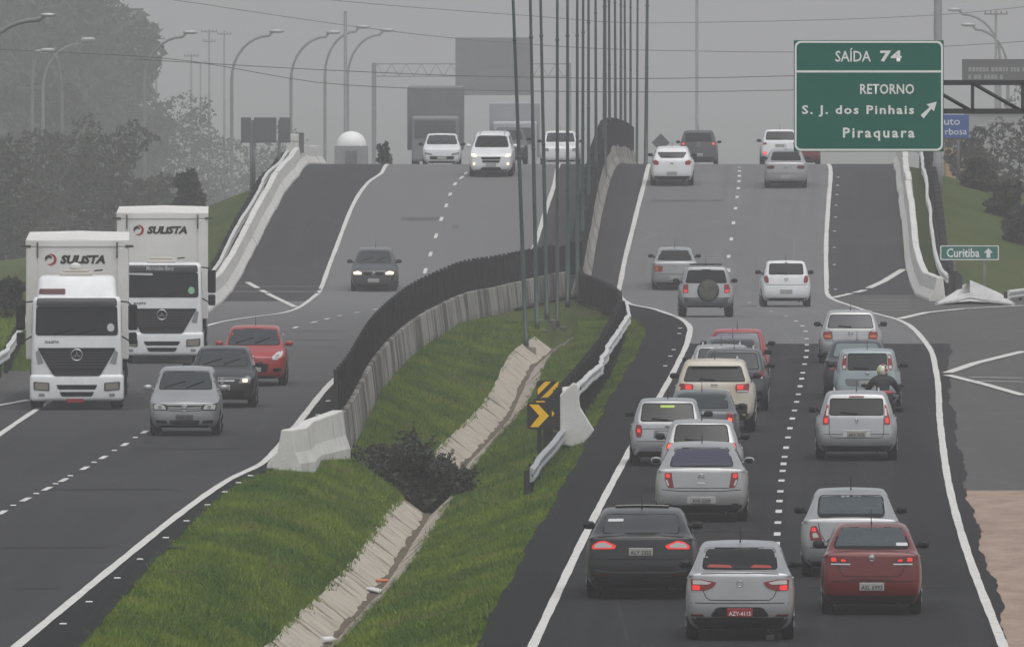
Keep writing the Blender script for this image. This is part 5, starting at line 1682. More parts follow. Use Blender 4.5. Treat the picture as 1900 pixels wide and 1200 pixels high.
# ---- dark grey sedan behind it
car('grey_sedan', 'grey sedan with one lit tail light, tucked in front of the pale muddy car', 1302, 818, 'R', 'sedan', P_GREY, Y=281.5, L=4.1, Wd=1.64, Ht=1.42, belt=.95, deck=1.0, rw=.55, mz=1.0, glass=GLASS_M,
    win=((.58, 1.06), (.50, 1.34)), lights=[(T((.67, .72), (.70, .90), (.62, .98), (.54, .97), (.55, .82)), TAIL, [(T((.66, .76), (.67, .84), (.58, .86), (.58, .76)), BRAKE)])], dark=.33, gc=.18, emb=(.9, 'ring', .05), group=QR)
# ---- pale muddy sport utility car
def ex(v):
    v.patch('handle_trim', 'R', [(-.36, .955), (.36, .955), (.34, .985), (-.34, .985)], CHROME, off=.012, r=.01)
    v.both('reflector', 'R', [(.57, .57), (.70, .57), (.70, .62), (.57, .62)], TAILD, off=.024, r=.012)
    v.patch('roof_spoiler', 'R', [(-.56, 1.53), (.56, 1.53), (.54, 1.58), (-.54, 1.58)], P_BEIGE, off=.10, r=.03, skirt=.12)
car('sport_utility_car', 'muddy cream white sport utility car with roof rails', 1326, 801, 'R', 'hatch', P_BEIGE, L=4.68, Wd=1.885, Ht=1.66, belt=1.12, hood=1.02, rw=.64, rl=.30, gc=.28, mz=1.20, R=.37, tw=.24,
    win=((.70, 1.19), (.585, 1.515)), lights=[(T((.78, .94), (.81, 1.10), (.78, 1.135), (.49, 1.12), (.48, 1.05), (.50, .94)), TAIL, [(T((.77, .945), (.77, .975), (.52, .975), (.52, .945)), LENS), (T((.66, 1.0), (.67, 1.10), (.52, 1.095), (.52, 1.0)), TAILON)])], emb=(1.10, 'oval', .05),
    dark=.66, darkw=.97, dpaint=mat('mud_plastic', (.05, .04, .03), .9, var=.5, scale=3), rails=True, extra=ex, group=QR)
# ---- dark wagon
car('station_wagon', 'dark grey wagon with roof rails beside the pale muddy car', 1362, 762, 'R', 'hatch', P_DGREY, L=4.2, Wd=1.67, Ht=1.50, belt=.98, rw=.58, rl=.28, mz=1.02, glass=GLASS_M,
    win=((.60, 1.03), (.52, 1.40)), lights=[(T((.70, .80), (.73, .92), (.68, 1.0), (.56, .92), (.56, .80)), TAIL, [(T((.69, .80), (.70, .84), (.58, .84), (.58, .80)), LENS)])], dark=.5, rails=True, gc=.22, R=.31, group=QR)
car('silver_wagon', 'silver car showing only its roof and left rear window behind the dark wagon', 1338, 742, 'R', 'hatch', P_SILVER, Y=317.6, L=4.1, Wd=1.66, Ht=1.43, belt=.95, rw=.57, rl=.28, mz=1.0, glass=GLASS_M,
    win=((.57, 1.02), (.51, 1.34)), lights=[(T((.70, .80), (.73, .92), (.68, 1.0), (.58, .92), (.58, .80)), TAIL, [])], dark=.36, gc=.18, rails=True, group=QR)
car('grey_sedan', 'grey sedan right behind the bright red car', 1359, 733, 'R', 'sedan', P_GREY, Y=323.6, L=4.2, Wd=1.68, Ht=1.46, belt=.96, deck=1.0, rw=.57, mz=1.02, glass=GLASS_M,
    win=((.60, 1.06), (.50, 1.37)), lights=[(T((.68, .8), (.72, .95), (.60, .96), (.5, .9), (.52, .8)), TAIL, [])], dark=.36, gc=.18, group=QR)
car('red_hatchback', 'bright red hatchback at the head of the queue in the left lane', 1368, 716, 'R', 'hatch', P_RED2, Y=331.5, L=3.9, Wd=1.66, Ht=1.46, belt=.95, rw=.57, rl=.30, mz=1.02, glass=mat('car_glass_violet', (.10, .09, .14), .08, spec=.6),
    win=((.60, 1.03), (.52, 1.37)), lights=[(T((.70, .75), (.73, .92), (.62, .95), (.60, .75)), TAIL, [])], dark=.36, gc=.18, group=QR)
# ---- four wheel drive with spare wheel
def ex(v):
    c = v.pr('R', .06, .83, 0)
    r = empty('spare_wheel', (0, 0, 0))
    COL.objects.unlink(r); bpy.data.objects.remove(r)
    n = 28
    prof = [(.20, -.02), (.30, -.03), (.335, .0), (.345, .06), (.335, .13), (.30, .17)]
    vs = [(q * math.cos(2 * math.pi * k / n), .0 - d, q * math.sin(2 * math.pi * k / n)) for k in range(n) for q, d in prof]
    m = len(prof)
    fs = [(k * m + i, k * m + i + 1, ((k + 1) % n) * m + i + 1, ((k + 1) % n) * m + i) for k in range(n) for i in range(m - 1)]
    sw = MB().add(vs, fs, True).build('spare_wheel', mat('cover_olive', (.045, .047, .036), .7), v.root)
    sw.location = (c.x, c.y - .0, c.z)
    MB().ell((0, -.165, 0), (.30, .02, .30), 24, 6).build('wheel_cover', mat('cover_olive_light', (.10, .105, .085), .7, col2=(.045, .047, .036), scale=5), sw)
    MB().box(-.5, .5, 1.0, 2.1, v.H + .02, v.H + .06).build('roof_rack', RUBBER, v.root, bevel=.015)
    v.patch('roof_stop_light', 'R', [(-.13, 1.47), (.13, 1.47), (.13, 1.495), (-.13, 1.495)], RUBBER, off=.012, r=.01)
    v.patch('rear_bumper', 'R', [(-.82, .38), (.82, .38), (.84, .62), (-.84, .62)], P_GREY, off=.05, r=.05, rings=5, skirt=.08)
car('sport_utility_car', 'small silver four wheel drive with spare wheel on its back door', 1310, 588, 'R', 'hatch', P_SILVER, L=3.9, Wd=1.72, Ht=1.60, belt=1.02, hood=1.0, rw=.60, rl=.12, gc=.3, mz=1.10, R=.34, tw=.23,
    win=((.64, 1.08), (.54, 1.45)), lights=[(T((.72, .76), (.74, .90), (.70, 1.03), (.56, 1.03), (.56, .76)), TAIL, [(T((.70, .78), (.71, .86), (.59, .86), (.59, .78)), TAILON)])], plate=(.5, ''), dark=.36, extra=ex, group=QR)
car('silver_sedan', 'silver sedan in the left lane at the foot of the climb', 1252, 537, 'R', 'sedan', P_SILVER, L=4.13, Wd=1.62, Ht=1.43, belt=.95, deck=1.03, rw=.53, mz=1.03,
    win=((.60, 1.07), (.46, 1.36)), lights=[(T((.70, .68), (.73, .80), (.70, .89), (.42, .88), (.44, .68)), TAIL, [(T((.70, .72), (.70, .86), (.60, .86), (.60, .72)), AMBER)])], plate=(.46, ''), dark=.3, bump=.6, gc=.18, emb=(.88, 'ring', .05), group=QR)
car('white_hatchback', 'white tall hatchback in the right lane at the foot of the climb', 1458, 569, 'R', 'hatch', P_WHITE, L=3.85, Wd=1.66, Ht=1.53, belt=1.0, hood=.95, rw=.58, rl=.22, mz=1.10, stop=(.05, 1.47, TAILD),
    win=((.56, 1.09), (.53, 1.42)), lights=[(T((.70, .80), (.74, .92), (.72, 1.02), (.62, 1.04), (.58, .92), (.58, .80)), TAIL, [])], plate=(.52, ''), emb=(.92, 'w', .055), dark=.3, bump=.74, gc=.19, group=QR)
car('silver_hatchback', 'silver hatchback with square amber tail lights, ahead of the pale blue car', 1578, 674, 'R', 'hatch', P_SILVER2, L=4.15, Wd=1.73, Ht=1.44, belt=.94, rw=.57, rl=.30, mz=1.0,
    win=((.62, .99), (.53, 1.32)), glass=mat('car_glass_navy', (.025, .028, .04), .08), lights=[(T((.72, .67), (.745, .78), (.73, .88), (.50, .88), (.50, .67)), TAIL, [(T((.71, .72), (.71, .79), (.52, .79), (.52, .72)), AMBER)])], emb=(.83, 'w', .06), lid=[(.64, .95), (.50, .86), (.48, .62), (.44, .60), (0, .6)], plate=(.52, ''), dark=.3, bump=.64, gc=.19, group=QR)
car('blue_sedan', 'dark blue sedan half hidden behind the pale blue hatchback', 1590, 739, 'R', 'sedan', P_BLUE, L=4.2, Wd=1.68, Ht=1.45, belt=.94, deck=1.0, rw=.56, mz=1.0, glass=GLASS_L,
    win=((.60, 1.05), (.50, 1.36)), lights=[(T((.68, .72), (.71, .88), (.55, .90), (.53, .72)), TAIL, [(T((.66, .76), (.67, .84), (.58, .84), (.58, .76)), LENSD)])], dark=.33, bump=.58, gc=.18, group=QR)
def ex(v):
    v.patch('lid_recess', 'R', [(-.50, .60), (.50, .60), (.55, .78), (-.55, .78)], P_GREY, off=.004, r=.08)
car('pale_blue_hatchback', 'pale blue hatchback with high tail lights beside its rear window', 1609, 761, 'R', 'hatch', P_LBLUE, L=3.8, Wd=1.64, Ht=1.48, belt=.95, hood=.95, rw=.60, rl=.16, mz=1.02, glass=GLASS_M,
    win=((.46, 1.0), (.45, 1.37)), lights=[(T((.60, 1.0), (.62, 1.1), (.57, 1.36), (.49, 1.37), (.50, 1.0)), TAIL, [(T((.59, 1.02), (.59, 1.10), (.52, 1.10), (.52, 1.02)), LENS), (T((.565, 1.27), (.55, 1.34), (.50, 1.34), (.51, 1.27)), LENS)])], plate=(.66, ''), dark=.36, gc=.19, extra=ex, emb=(.9, 'disc', .04), group=QR)
# ---- silver estate with black lower bumper
def ex(v):
    v.patch('chrome_bar', 'R', [(-.31, .655), (.31, .655), (.31, .68), (-.31, .68)], CHROME, off=.016, r=.008)
    v.patch('plate_surround', 'R', [(-.29, .525), (.29, .525), (.29, .645), (-.29, .645)], mat('print_pale', (.5, .5, .5), .5), off=.008, r=.01)
car('station_wagon', 'silver estate car with tall tail lights in front of the motorcycle', 1589, 853, 'R', 'hatch', P_SILVER, L=4.5, Wd=1.777, Ht=1.48, belt=.96, rw=.60, rl=.26, mz=1.0, R=.31, tw=.2,
    win=((.575, 1.0), (.55, 1.33)), stop=(.16, 1.385, TAIL), lights=[(T((.73, .79), (.72, .92), (.645, 1.20), (.60, 1.22), (.60, .79)), TAIL, [(T((.66, .98), (.635, 1.14), (.61, 1.14), (.61, .98)), LENS), (T((.70, .82), (.69, .93), (.62, .93), (.62, .82)), TAILON)])],
    lid=[(.585, .99), (.585, .60), (.56, .53), (.50, .505), (0, .5)], plate=(.585, 'AKV 7676', mat('plate_cream', (.34, .33, .27), .5)), emb=(.87, 'diamond', .055), dark=.33, bump=.585, rails=True, gc=.19, extra=ex, group=QR)
# ---- at the crest, right
car('white_hatchback', 'white hatchback with oval rear window at the crest', 1247, 344, 'R', 'hatch', P_WHITE, L=3.93, Wd=1.70, Ht=1.48, belt=1.0, rw=.55, rl=.34, mz=1.06,
    win=((.42, 1.12), (.56, 1.30), (.4, 1.4)), lights=[(T((.70, .84), (.80, .92), (.79, 1.05), (.64, 1.03), (.51, .96), (.52, .84)), TAIL, [])], plate=(.52, ''), dark=.4, gc=.22, emb=(.9, 'bow', .05), group=QR)
car('dark_van', 'dark tall utility car with lit tail lights beyond the crest', 1296, 305, 'R', 'hatch', P_DGREY, Y=594, L=4.3, Wd=1.80, Ht=1.76, belt=1.15, hood=1.05, rw=.62, rl=.12, mz=1.2, R=.34, rails=True, gc=.28,
    win=((.60, 1.22), (.55, 1.58)), lights=[(T((.74, 1.05), (.76, 1.22), (.64, 1.22), (.64, 1.05)), TAIL, [(T((.73, 1.08), (.73, 1.16), (.65, 1.16), (.65, 1.08)), BRAKE)])], plate=(.62, ''), dark=.5, emb=(1.08, 'ring', .08), group=QR)
car('white_hatchback', 'white hatchback partly behind the green sign with a bright low light', 1447, 305, 'R', 'hatch', P_WHITE, Y=549, L=4.0, Wd=1.70, Ht=1.54, belt=1.0, rw=.57, rl=.30, mz=1.05, gc=.22,
    win=((.60, 1.1), (.54, 1.42)), lights=[(T((.74, .86), (.76, .98), (.56, .98), (.56, .90)), TAIL, []), (T((.72, .46), (.72, .58), (.56, .58), (.56, .46)), TAILON, [(T((.69, .48), (.69, .56), (.58, .56), (.58, .48)), BRAKE)])], plate=(.84, ''), dark=.34, group=QR)
car('silver_sedan', 'pale silver sedan just below the green sign on the climb', 1458, 348, 'R', 'sedan', P_SILVER2, L=4.2, Wd=1.66, Ht=1.45, belt=.96, deck=1.02, rw=.54, mz=1.02, gc=.19,
    win=((.58, 1.08), (.50, 1.37)), lights=[(T((.72, .76), (.74, .88), (.50, .90), (.42, .82), (.50, .76)), TAILD, [])], plate=(.44, ''), dark=.3, bump=.6, emb=(.83, 'w', .05), group=QR)
car('red_hatchback', 'faint dark red car beside the white car under the green sign', 1487, 300, 'R', 'hatch', P_RED, Y=562, L=4.0, Wd=1.66, Ht=1.45, belt=.96, rw=.56, rl=.30, gc=.19, win=((.58, 1.05), (.5, 1.36)), lights=[(T((.72, .8), (.74, .95), (.58, .95), (.58, .8)), TAIL, [])], dark=.3, group=QR)

# ------------------------------------------------------------------ oncoming cars
def ex(v):
    v.patch('grille', 'F', [(-.37, .575), (.37, .575), (.42, .70), (-.42, .70)], PLAST, off=.012, r=.04)
    for z in (.61, .655): v.seam('F', [(-.38, z), (0, z - .01), (.38, z)], .016, CHROME, off=.018, name='grille_bar')
    v.patch('air_intake', 'F', [(-.31, .265), (.31, .265), (.35, .36), (-.35, .36)], PLAST, off=.012, r=.03)
    for z in (.295, .33): v.seam('F', [(-.32, z), (.32, z)], .012, PLASTG, off=.018, name='intake_bar')
    v.both('fog_intake', 'F', [(.40, .275), (.64, .30), (.66, .37), (.40, .355)], PLAST, off=.012, r=.03)
car('silver_hatchback', 'silver hatchback nearest in the oncoming lanes, front view', 344, 807, 'F', 'hatch', P_SILVER, L=3.8, Wd=1.62, Ht=1.52, belt=.98, hood=.93, rw=.55, rl=.25, mz=1.05, mir=P_SILVER, gc=.18, nose=.16,
    ws=((.60, 1.05), (.53, 1.42)), win=((.5, 1.05), (.45, 1.4)), lights=[(T((.71, .59), (.73, .73), (.58, .765), (.41, .71), (.37, .59)), PLAST, [(T((.69, .61), (.71, .71), (.58, .742), (.45, .69), (.42, .61)), LENS), (T((.60, .63), (.61, .70), (.52, .70), (.52, .63)), LENSD)])], plate=(.43, 'MIM 2761', mat('plate_dim', (.10, .10, .10), .5)), emb=(.64, 'w', .065), extra=ex, fglass=GLASS_M, dark=.3, group=QL, ant=False)
def ex(v):
    v.patch('chrome_bar', 'F', [(-.30, .645), (.30, .645), (.31, .685), (-.31, .685)], CHROME, off=.016, r=.01)
    v.patch('air_intake', 'F', [(-.5, .26), (.5, .26), (.55, .42), (-.55, .42)], RUBBER, off=.010, r=.04)
car('black_hatchback', 'black hatchback with one lit headlight beside the silver oncoming car', 413, 755, 'F', 'hatch', P_BLACK, L=4.0, Wd=1.66, Ht=1.44, belt=.93, hood=.90, rw=.55, rl=.28, mz=1.0, gc=.19, nose=.14,
    ws=((.60, 1.0), (.50, 1.35)), win=((.5, 1.0), (.45, 1.33)), lights=[(T((.68, .60), (.72, .72), (.64, .79), (.46, .73), (.40, .60)), LENSD, [(T((.62, .62), (.65, .72), (.52, .73), (.47, .63)), LENS)])], plate=(.50, 'APN-0146'), emb=(.665, 'ring', .06), extra=lambda v: (ex(v), v.patch('lit_bulb', 'F', [(-.62, .63), (-.5, .63), (-.5, .71), (-.62, .71)], HEADON, off=.024, r=.03)), fglass=GLASS_M, dark=.3, group=QL, ant=False)
def ex2(v):
    v.patch('grille', 'F', [(-.34, .36), (.34, .36), (.40, .58), (-.40, .58)], RUBBER, off=.012, r=.05)
    v.both('fog_intake', 'F', [(.50, .36), (.72, .40), (.72, .48), (.50, .46)], RUBBER, off=.012, r=.03)
car('red_hatchback', 'red hatchback behind the black one in the oncoming lanes', 471, 715, 'F', 'hatch', P_RED2, L=4.0, Wd=1.70, Ht=1.50, belt=.95, hood=.94, rw=.58, rl=.24, mz=1.05, mir=P_RED2, gc=.19, nose=.16,
    ws=((.66, 1.05), (.57, 1.42)), win=((.5, 1.05), (.45, 1.4)), lights=[(T((.50, .68), (.62, .68), (.74, .80), (.76, .90), (.62, .88), (.48, .76)), LENS, [(T((.56, .71), (.64, .73), (.68, .82), (.56, .79)), LENSD)])], plate=(.44, ''), emb=(.73, 'diamond', .065), extra=ex2, fglass=GLASS_M, dark=.3, group=QL)
def lit(poly): return (poly, LENSD, [([(x * .985 + .008, lerp(z, poly[0][1] + .06, .15)) for x, z in poly], HEADON)])
def ex3(v):
    v.patch('grille', 'F', [(-.32, .60), (.32, .60), (.36, .72), (-.36, .72)], RUBBER, off=.012, r=.03)
car('dark_hatchback', 'dark grey car with both headlights lit descending the bridge ramp', 694, 540, 'F', 'hatch', P_DGREY, L=3.9, Wd=1.63, Ht=1.42, belt=.92, hood=.90, rw=.54, rl=.3, mz=1.0, gc=.19,
    ws=((.60, 1.0), (.50, 1.33)), win=((.5, 1.0), (.45, 1.3)), lights=[lit(T((.70, .62), (.72, .72), (.55, .76), (.42, .70), (.42, .62)))], plate=(.42, ''), emb=(.66, 'w', .06), extra=ex3, fglass=GLASS_M, dark=.3, group=QL)
def ex4(v):
    v.patch('grille', 'F', [(-.36, .70), (.36, .70), (.40, .80), (-.40, .80)], RUBBER, off=.012, r=.03)
    v.patch('grille', 'F', [(-.32, .58), (.32, .58), (.36, .67), (-.36, .67)], RUBBER, off=.012, r=.03)
    v.patch('air_intake', 'F', [(-.42, .30), (.42, .30), (.36, .40), (-.36, .40)], RUBBER, off=.012, r=.03)
    v.both('fog_lamp', 'F', [(.62, .48), (.72, .48), (.72, .58), (.62, .58)], HEADON, off=.016, r=.04)
    v.seam('F', [(-.7, .27), (.7, .27)], .05, PLASTG, off=.02)
car('white_minivan', 'white minivan with lit headlights and fog lamps at the crest', 912, 327, 'F', 'hatch', P_WHITE, L=4.35, Wd=1.735, Ht=1.64, belt=1.05, hood=1.05, rw=.60, rl=.2, mz=1.15, mir=P_WHITE, gc=.22, nose=.16, rails=True,
    ws=((.66, 1.15), (.57, 1.53)), win=((.5, 1.1), (.45, 1.5)), lights=[lit(T((.62, .78), (.78, .82), (.79, .92), (.66, .95), (.52, .84)))], plate=(.50, ''), extra=ex4, fglass=GLASS, dark=.3, group=QL)
car('white_van', 'white van without lights at the crest, left of the lit minivan', 820, 312, 'F', 'hatch', P_WHITE, Y=566, L=4.4, Wd=1.70, Ht=1.50, belt=1.0, hood=.95, rw=.60, rl=.2, mz=1.0, gc=.19, nose=.16,
    ws=((.66, 1.02), (.58, 1.40)), win=((.5, 1.05), (.45, 1.35)), lights=[(T((.74, .56), (.76, .66), (.45, .60), (.40, .52)), LENSD, [])], plate=(.4, ''), fglass=GLASS_M, dark=.3, group=QL, extra=lambda v: v.patch('grille', 'F', [(-.5, .34), (.5, .34), (.55, .48), (-.55, .48)], RUBBER, off=.012, r=.03))
car('dark_suv', 'dark car half hidden behind the lit white minivan', 941, 306, 'F', 'hatch', P_DGREY, Y=554, L=4.3, Wd=1.78, Ht=1.62, belt=1.08, hood=1.05, rw=.60, rl=.2, mz=1.15, gc=.25, rails=True,
    ws=((.64, 1.15), (.56, 1.5)), win=((.5, 1.1), (.45, 1.5)), lights=[(T((.74, .76), (.76, .88), (.55, .86), (.52, .76)), LENSD, [])], dark=.3, fglass=GLASS_M, group=QL)
car('white_pickup', 'faint white vehicle behind the poles past the crest', 1040, 306, 'F', 'hatch', P_WHITE, Y=585, L=4.6, Wd=1.82, Ht=1.70, belt=1.1, hood=1.08, rw=.62, rl=.2, gc=.28,
    ws=((.64, 1.2), (.56, 1.58)), win=((.5, 1.2), (.45, 1.5)), lights=[(T((.74, .76), (.76, .9), (.55, .9), (.52, .76)), LENSD, [])], dark=.3, group=QL)
# ------------------------------------------------------------------ trucks
P_TRUCK = mat('truck_white', (.78, .785, .79), .45, var=.05, scale=1.5, coat=.2)
layer(P_TRUCK, (.30, .28, .25), 1.2, (.5, .8), (1, 1, .6), .22)
TARP = mat('trailer_white', (.70, .69, .66), .7, var=.06, scale=.8, bump=.15, bscale=4)
layer(TARP, (.34, .31, .26), .7, (.5, .8), (1, 1, .3), .45)
def swoosh(parent, x, y, z, s):
    """round red and black emblem beside the lettering"""
    def arc(r0, r1, a0, a1, dx, dz, m, nm):
        n = 14
        vs, fs = [], []
        for k in range(n + 1):
            t = k / n
            a = rad(lerp(a0, a1, t))
            w = math.sin(math.pi * min(t * .9 + .05, 1))
            rm = (r0 + r1) / 2
            h = (r1 - r0) / 2 * w
            for r in (rm - h, rm + h): vs.append((x + dx + r * math.cos(a), y, z + dz + r * math.sin(a)))
        for k in range(n): fs.append((2 * k, 2 * k + 1, 2 * k + 3, 2 * k + 2))
        return MB().add(vs, fs).build(nm, m, parent)
    arc(.62 * s, 1.05 * s, 75, 300, 0, 0, INKR, 'emblem_arc')
    arc(.25 * s, .75 * s, 165, -30, .22 * s, -.02 * s, INK, 'emblem_arc')
def truck(px, py, label, roof, wsz, plate, tname='cargo_truck', script=None, Hc=None):
    g = G(px, py)
    hd = -math.atan(g.x / g.y) * .85
    v = Vehicle(tname, label, 'truck', (g.x, g.y - .9 + 0, g.z), math.pi + hd)
    # local: front of the cab at y = 0, the truck runs to -y; front axle at y=-1.4 -> shift so the axle stands on the pixel
    v.root.location = Vector((g.x, g.y - 1.35, g.z))
    Wc = 2.27
    w = Wc / 2
    ct = roof
    top = 2.72
    cab = MB().box(-w + .03, w - .03, -2.0, 0, .78, top).mesh('cab', P_TRUCK, bevel=.12, bseg=4)
    # slope the screen back a little and pull the corners in
    for q in cab.vertices:
        if q.co.z > 1.7: q.co.y -= (q.co.z - 1.7) * (.17 if q.co.y > -1 else 0)
        if q.co.z > 1.7: q.co.x *= 1 - (q.co.z - 1.7) * .035
    cab.polygons.foreach_set('use_smooth', [True] * len(cab.polygons))
    link('cab', cab, v.root)
    bp = MB().box(-w, w, -1.2, .06, .22, .86).mesh('bumper', P_TRUCK, bevel=.09, bseg=4)
    bp.polygons.foreach_set('use_smooth', [True] * len(bp.polygons))
    link('bumper', bp, v.root)
    ms = [cab, bp]
    if ct > top + .1:
        f = MB().add([(-.98, -.25, top - .1), (.98, -.25, top - .1), (.98, -2.0, top - .1), (-.98, -2.0, top - .1), (-.93, -.62, ct), (.93, -.62, ct), (.93, -2.0, ct), (-.93, -2.0, ct)],
                     [(0, 1, 5, 4), (1, 2, 6, 5), (2, 3, 7, 6), (3, 0, 4, 7), (4, 5, 6, 7), (3, 2, 1, 0)]).mesh('roof_fairing', P_TRUCK, bevel=.14, bseg=4)
        f.polygons.foreach_set('use_smooth', [True] * len(f.polygons))
        link('roof_fairing', f, v.root)
        ms.append(f)
    v.set_body(ms)
    v.L = 0.1
    z0, z1 = wsz
    v.patch('windshield', 'F', [(-1.0, z0), (1.0, z0), (.98, z1), (-.98, z1)], GLASS, off=.012, r=.08, rings=6)
    v.patch('sun_visor', 'F', [(-.98, z1 + .01), (.98, z1 + .01), (.96, z1 + .2), (-.96, z1 + .2)], mat('visor', (.03, .03, .032), .4), off=.10, r=.05, rings=4, skirt=.1)
    gr = v.patch('grille', 'F', [(-.56, .83), (.56, .83), (.93, 1.46), (.93, 1.50), (-.93, 1.50), (-.93, 1.46)], PLAST, off=.03, r=.05, rings=6)
    for k in range(3, 9):
        z = .83 + .07 * k
        hw = lerp(.52, .90, (z - .83) / .65)
        v.seam('F', [(-hw, z), (hw, z)], .014, PLASTG, off=.036, name='grille_slat', parent=gr)
    emblem(v, 'F', 0, 1.33, .135, 'star')
    v.both('corner_light', 'F', [(.80, 1.13), (.95, 1.10), (1.0, 1.40), (.93, 1.44)], LENSD, off=.012, r=.04)
    for a in v.both('headlight', 'F', [(.66, .46), (1.04, .49), (1.05, .69), (.66, .66)], PLASTG, off=.014, r=.03):
        sg = 1 if a.data.vertices[0].co.x > 0 else -1
        P_ = [(sg * .70, .49), (sg * 1.0, .51), (sg * 1.0, .66), (sg * .70, .64)]
        v.patch('lens', 'F', P_ if sg > 0 else P_[::-1], mat('lens_warm', (.26, .24, .20), .15), off=.02, r=.03, parent=a)
    v.patch('air_intake', 'F', [(-.44, .50), (.44, .50), (.50, .61), (-.50, .61)], PLAST, off=.01, r=.03)
    v.patch('air_intake', 'F', [(-.36, .33), (.36, .33), (.42, .44), (-.42, .44)], PLAST, off=.01, r=.03)
    v.both('fog_lamp', 'F', [(.78, .33), (.92, .33), (.92, .40), (.78, .40)], LENSD, off=.012, r=.02)
    if plate is not None: v.plate('F', .04, .245, plate, PLATER, mat('ink_dull_red', (.16, .06, .06), .5), .4, .13)
    # small maker's mark under the screen
    q = v.pr('F', -.62, 1.66, .008)
    lettering('SULISTA', q + Vector((.08 * 0, 0, 0)), .34, .06, INK, v.root, .03, math.pi).location = v.pr('F', .60, 1.64, .01)
    o = empty('x'); bpy.data.objects.remove(o)
    for sx in (-1, 1):
        m_ = MB().box(-.11, .11, -.1, .06, 0, .62).box(-.10, .10, -.1, .06, -.34, -.05).build('mirror', PLAST, v.root, bevel=.04)
        m_.location = (sx * (w + .22), -.2, 1.92)
        MB().tube([(sx * (w - .1), -.3, 2.62), (sx * (w + .1), -.16, 2.60), (sx * (w + .22), -.16, 2.5)], .02, 6).build('mirror_arm', PLAST, v.root)
        MB().tube([(sx * (w - .1), -.3, 1.80), (sx * (w + .22), -.16, 1.62)], .02, 6).build('mirror_arm', PLAST, v.root)
        v.patch('side_window', 'S' if sx > 0 else 's', ([(-1.3, 1.9), (-.35, 1.85), (-.42, 2.5), (-1.3, 2.5)] if sx > 0 else [(-1.3, 1.9), (-.35, 1.85), (-.42, 2.5), (-1.3, 2.5)][::-1]), GLASS, off=.008)
        MB().box(sx * (w - .22) - .12, sx * (w - .22) + .12, -1.6, -.9, .55, .8).build('step', PLAST, v.root)
    for x0, x1 in ((-.45, 0), (.08, .55)):
        MB().tube([v.pr('F', x1, z0 + .03, .03), v.pr('F', x0, z0 + .14, .03)], .015, 5).build('wiper', RUBBER, v.root)
    # roof kit
    zt = max(ct, top) if ct > top + .1 else top
    yk = -1.0
    MB().box(-.38, .42, yk - .35, yk + .15, zt, zt + .09).box(-.30, .34, yk - .3, yk + .05, zt + .09, zt + .15).build('roof_cooler', mat('cooler', (.5, .48, .42), .7), v.root, bevel=.03)
    if ct > top + .1: MB().ell((.03, yk - .1, zt + .2), (.14, .14, .12), 14, 8).build('antenna_dome', conc_w, v.root)
    MB().tube([(-.42, yk, zt + .12), (-.62, yk - .02, zt + .14)], .02, 6).build('air_horn', PLAST, v.root)
    # wheels, tank, chassis
    v.arch = False
    TY = []
    v.wheels(.50, .30, w - .17, -1.35, -5.2)
    v.wheels(.50, .30, 1.05, -11.2, -12.5)
    MB().box(-.45, .45, -13.6, -.6, .55, .85).build('chassis', PLAST, v.root)
    MB().box(-1.0, 1.0, -1.9, -.3, .38, .9).build('engine_bay', RUBBER, v.root)
    # trailer
    tw, y0, y1, zt, zb = 1.25, -2.75, -14.0, 3.9, 1.15
    tr = MB().box(-tw, tw, y1, y0, zb, zt).build('trailer_box', TARP, v.root, bevel=.03)
    MB().box(-tw - .012, tw + .012, y0 - .02, y0 + .03, zt - .02, zt + .16).build('roof_cap', TARP, tr, bevel=.03)
    cap = MB().add([(-tw - .01, y0 + .02, zt + .14), (tw + .01, y0 + .02, zt + .14), (tw + .01, y1, zt + .14), (-tw - .01, y1, zt + .14), (0, y0 + .02, zt + .17), (0, y1, zt + .17)], [(0, 1, 4), (0, 4, 5, 3), (1, 2, 5, 4), (2, 3, 5), (3, 2, 1, 0)]).build('trailer_roof', TARP, tr)
    for sx in (-1, 1):
        MB().box(sx * (tw - .14) - .135, sx * (tw - .14) + .135, y0, y0 + .045, zb, zt - .03).build('corner_post', TARP, tr, bevel=.02)
        MB().box(sx * (tw - .28) - .018, sx * (tw - .28) + .018, y0 + .03, y0 + .07, zt - .28, zt + .10).build('hinge_strap', PLASTG, tr)
        MB().box(sx * tw - .12, sx * tw + .02 * sx + .1, y0 + .035, y0 + .06, zt - .03, zt + .03).build('bracket', PLASTG, tr)
    ly = y0 + .012
    lt = lettering('SULiSTA', (-.13, ly, 3.58), 1.10, .215, INK, tr, .055, math.pi, .25)
    swoosh(tr, .66, ly, 3.58, .15)
    if script:
        lettering(script, v.pr('F', .05, z1 + .11, .125), .75, .12, STICKW, v.root, .01, math.pi, .1)
    return v
T1 = truck(146, 757, 'front white cargo truck with high roof fairing and red plate', 3.22, (1.80, 2.50), '')
T1.patch('destination_board', 'F', [(.28, 2.80), (.92, 2.80), (.90, 2.92), (.28, 2.92)], mat('board_red', (.09, .02, .02), .6), off=.03, r=.02)
T2 = truck(303, 672, 'second white cargo truck with low roof and name strip over its windshield', 2.7, (1.80, 2.48), None, script='Mercedes-Benz')
for v, x, m in ((T1, -.82, STICKW), (T2, -.80, mat('sticker_pale_green', (.25, .5, .3), .5))):
    pts = [(x + .09 * math.cos(a), 1.99 + .10 * math.sin(a)) for a in [2 * math.pi * k / 14 for k in range(14)]]
    v.patch('screen_sticker', 'F', pts, m, off=.018, rr=False, rings=2)
T2.patch('white_strip', 'F', [(.25, 2.40), (.92, 2.42), (.90, 2.47), (.25, 2.46)], P_TRUCK, off=.06, r=.01)
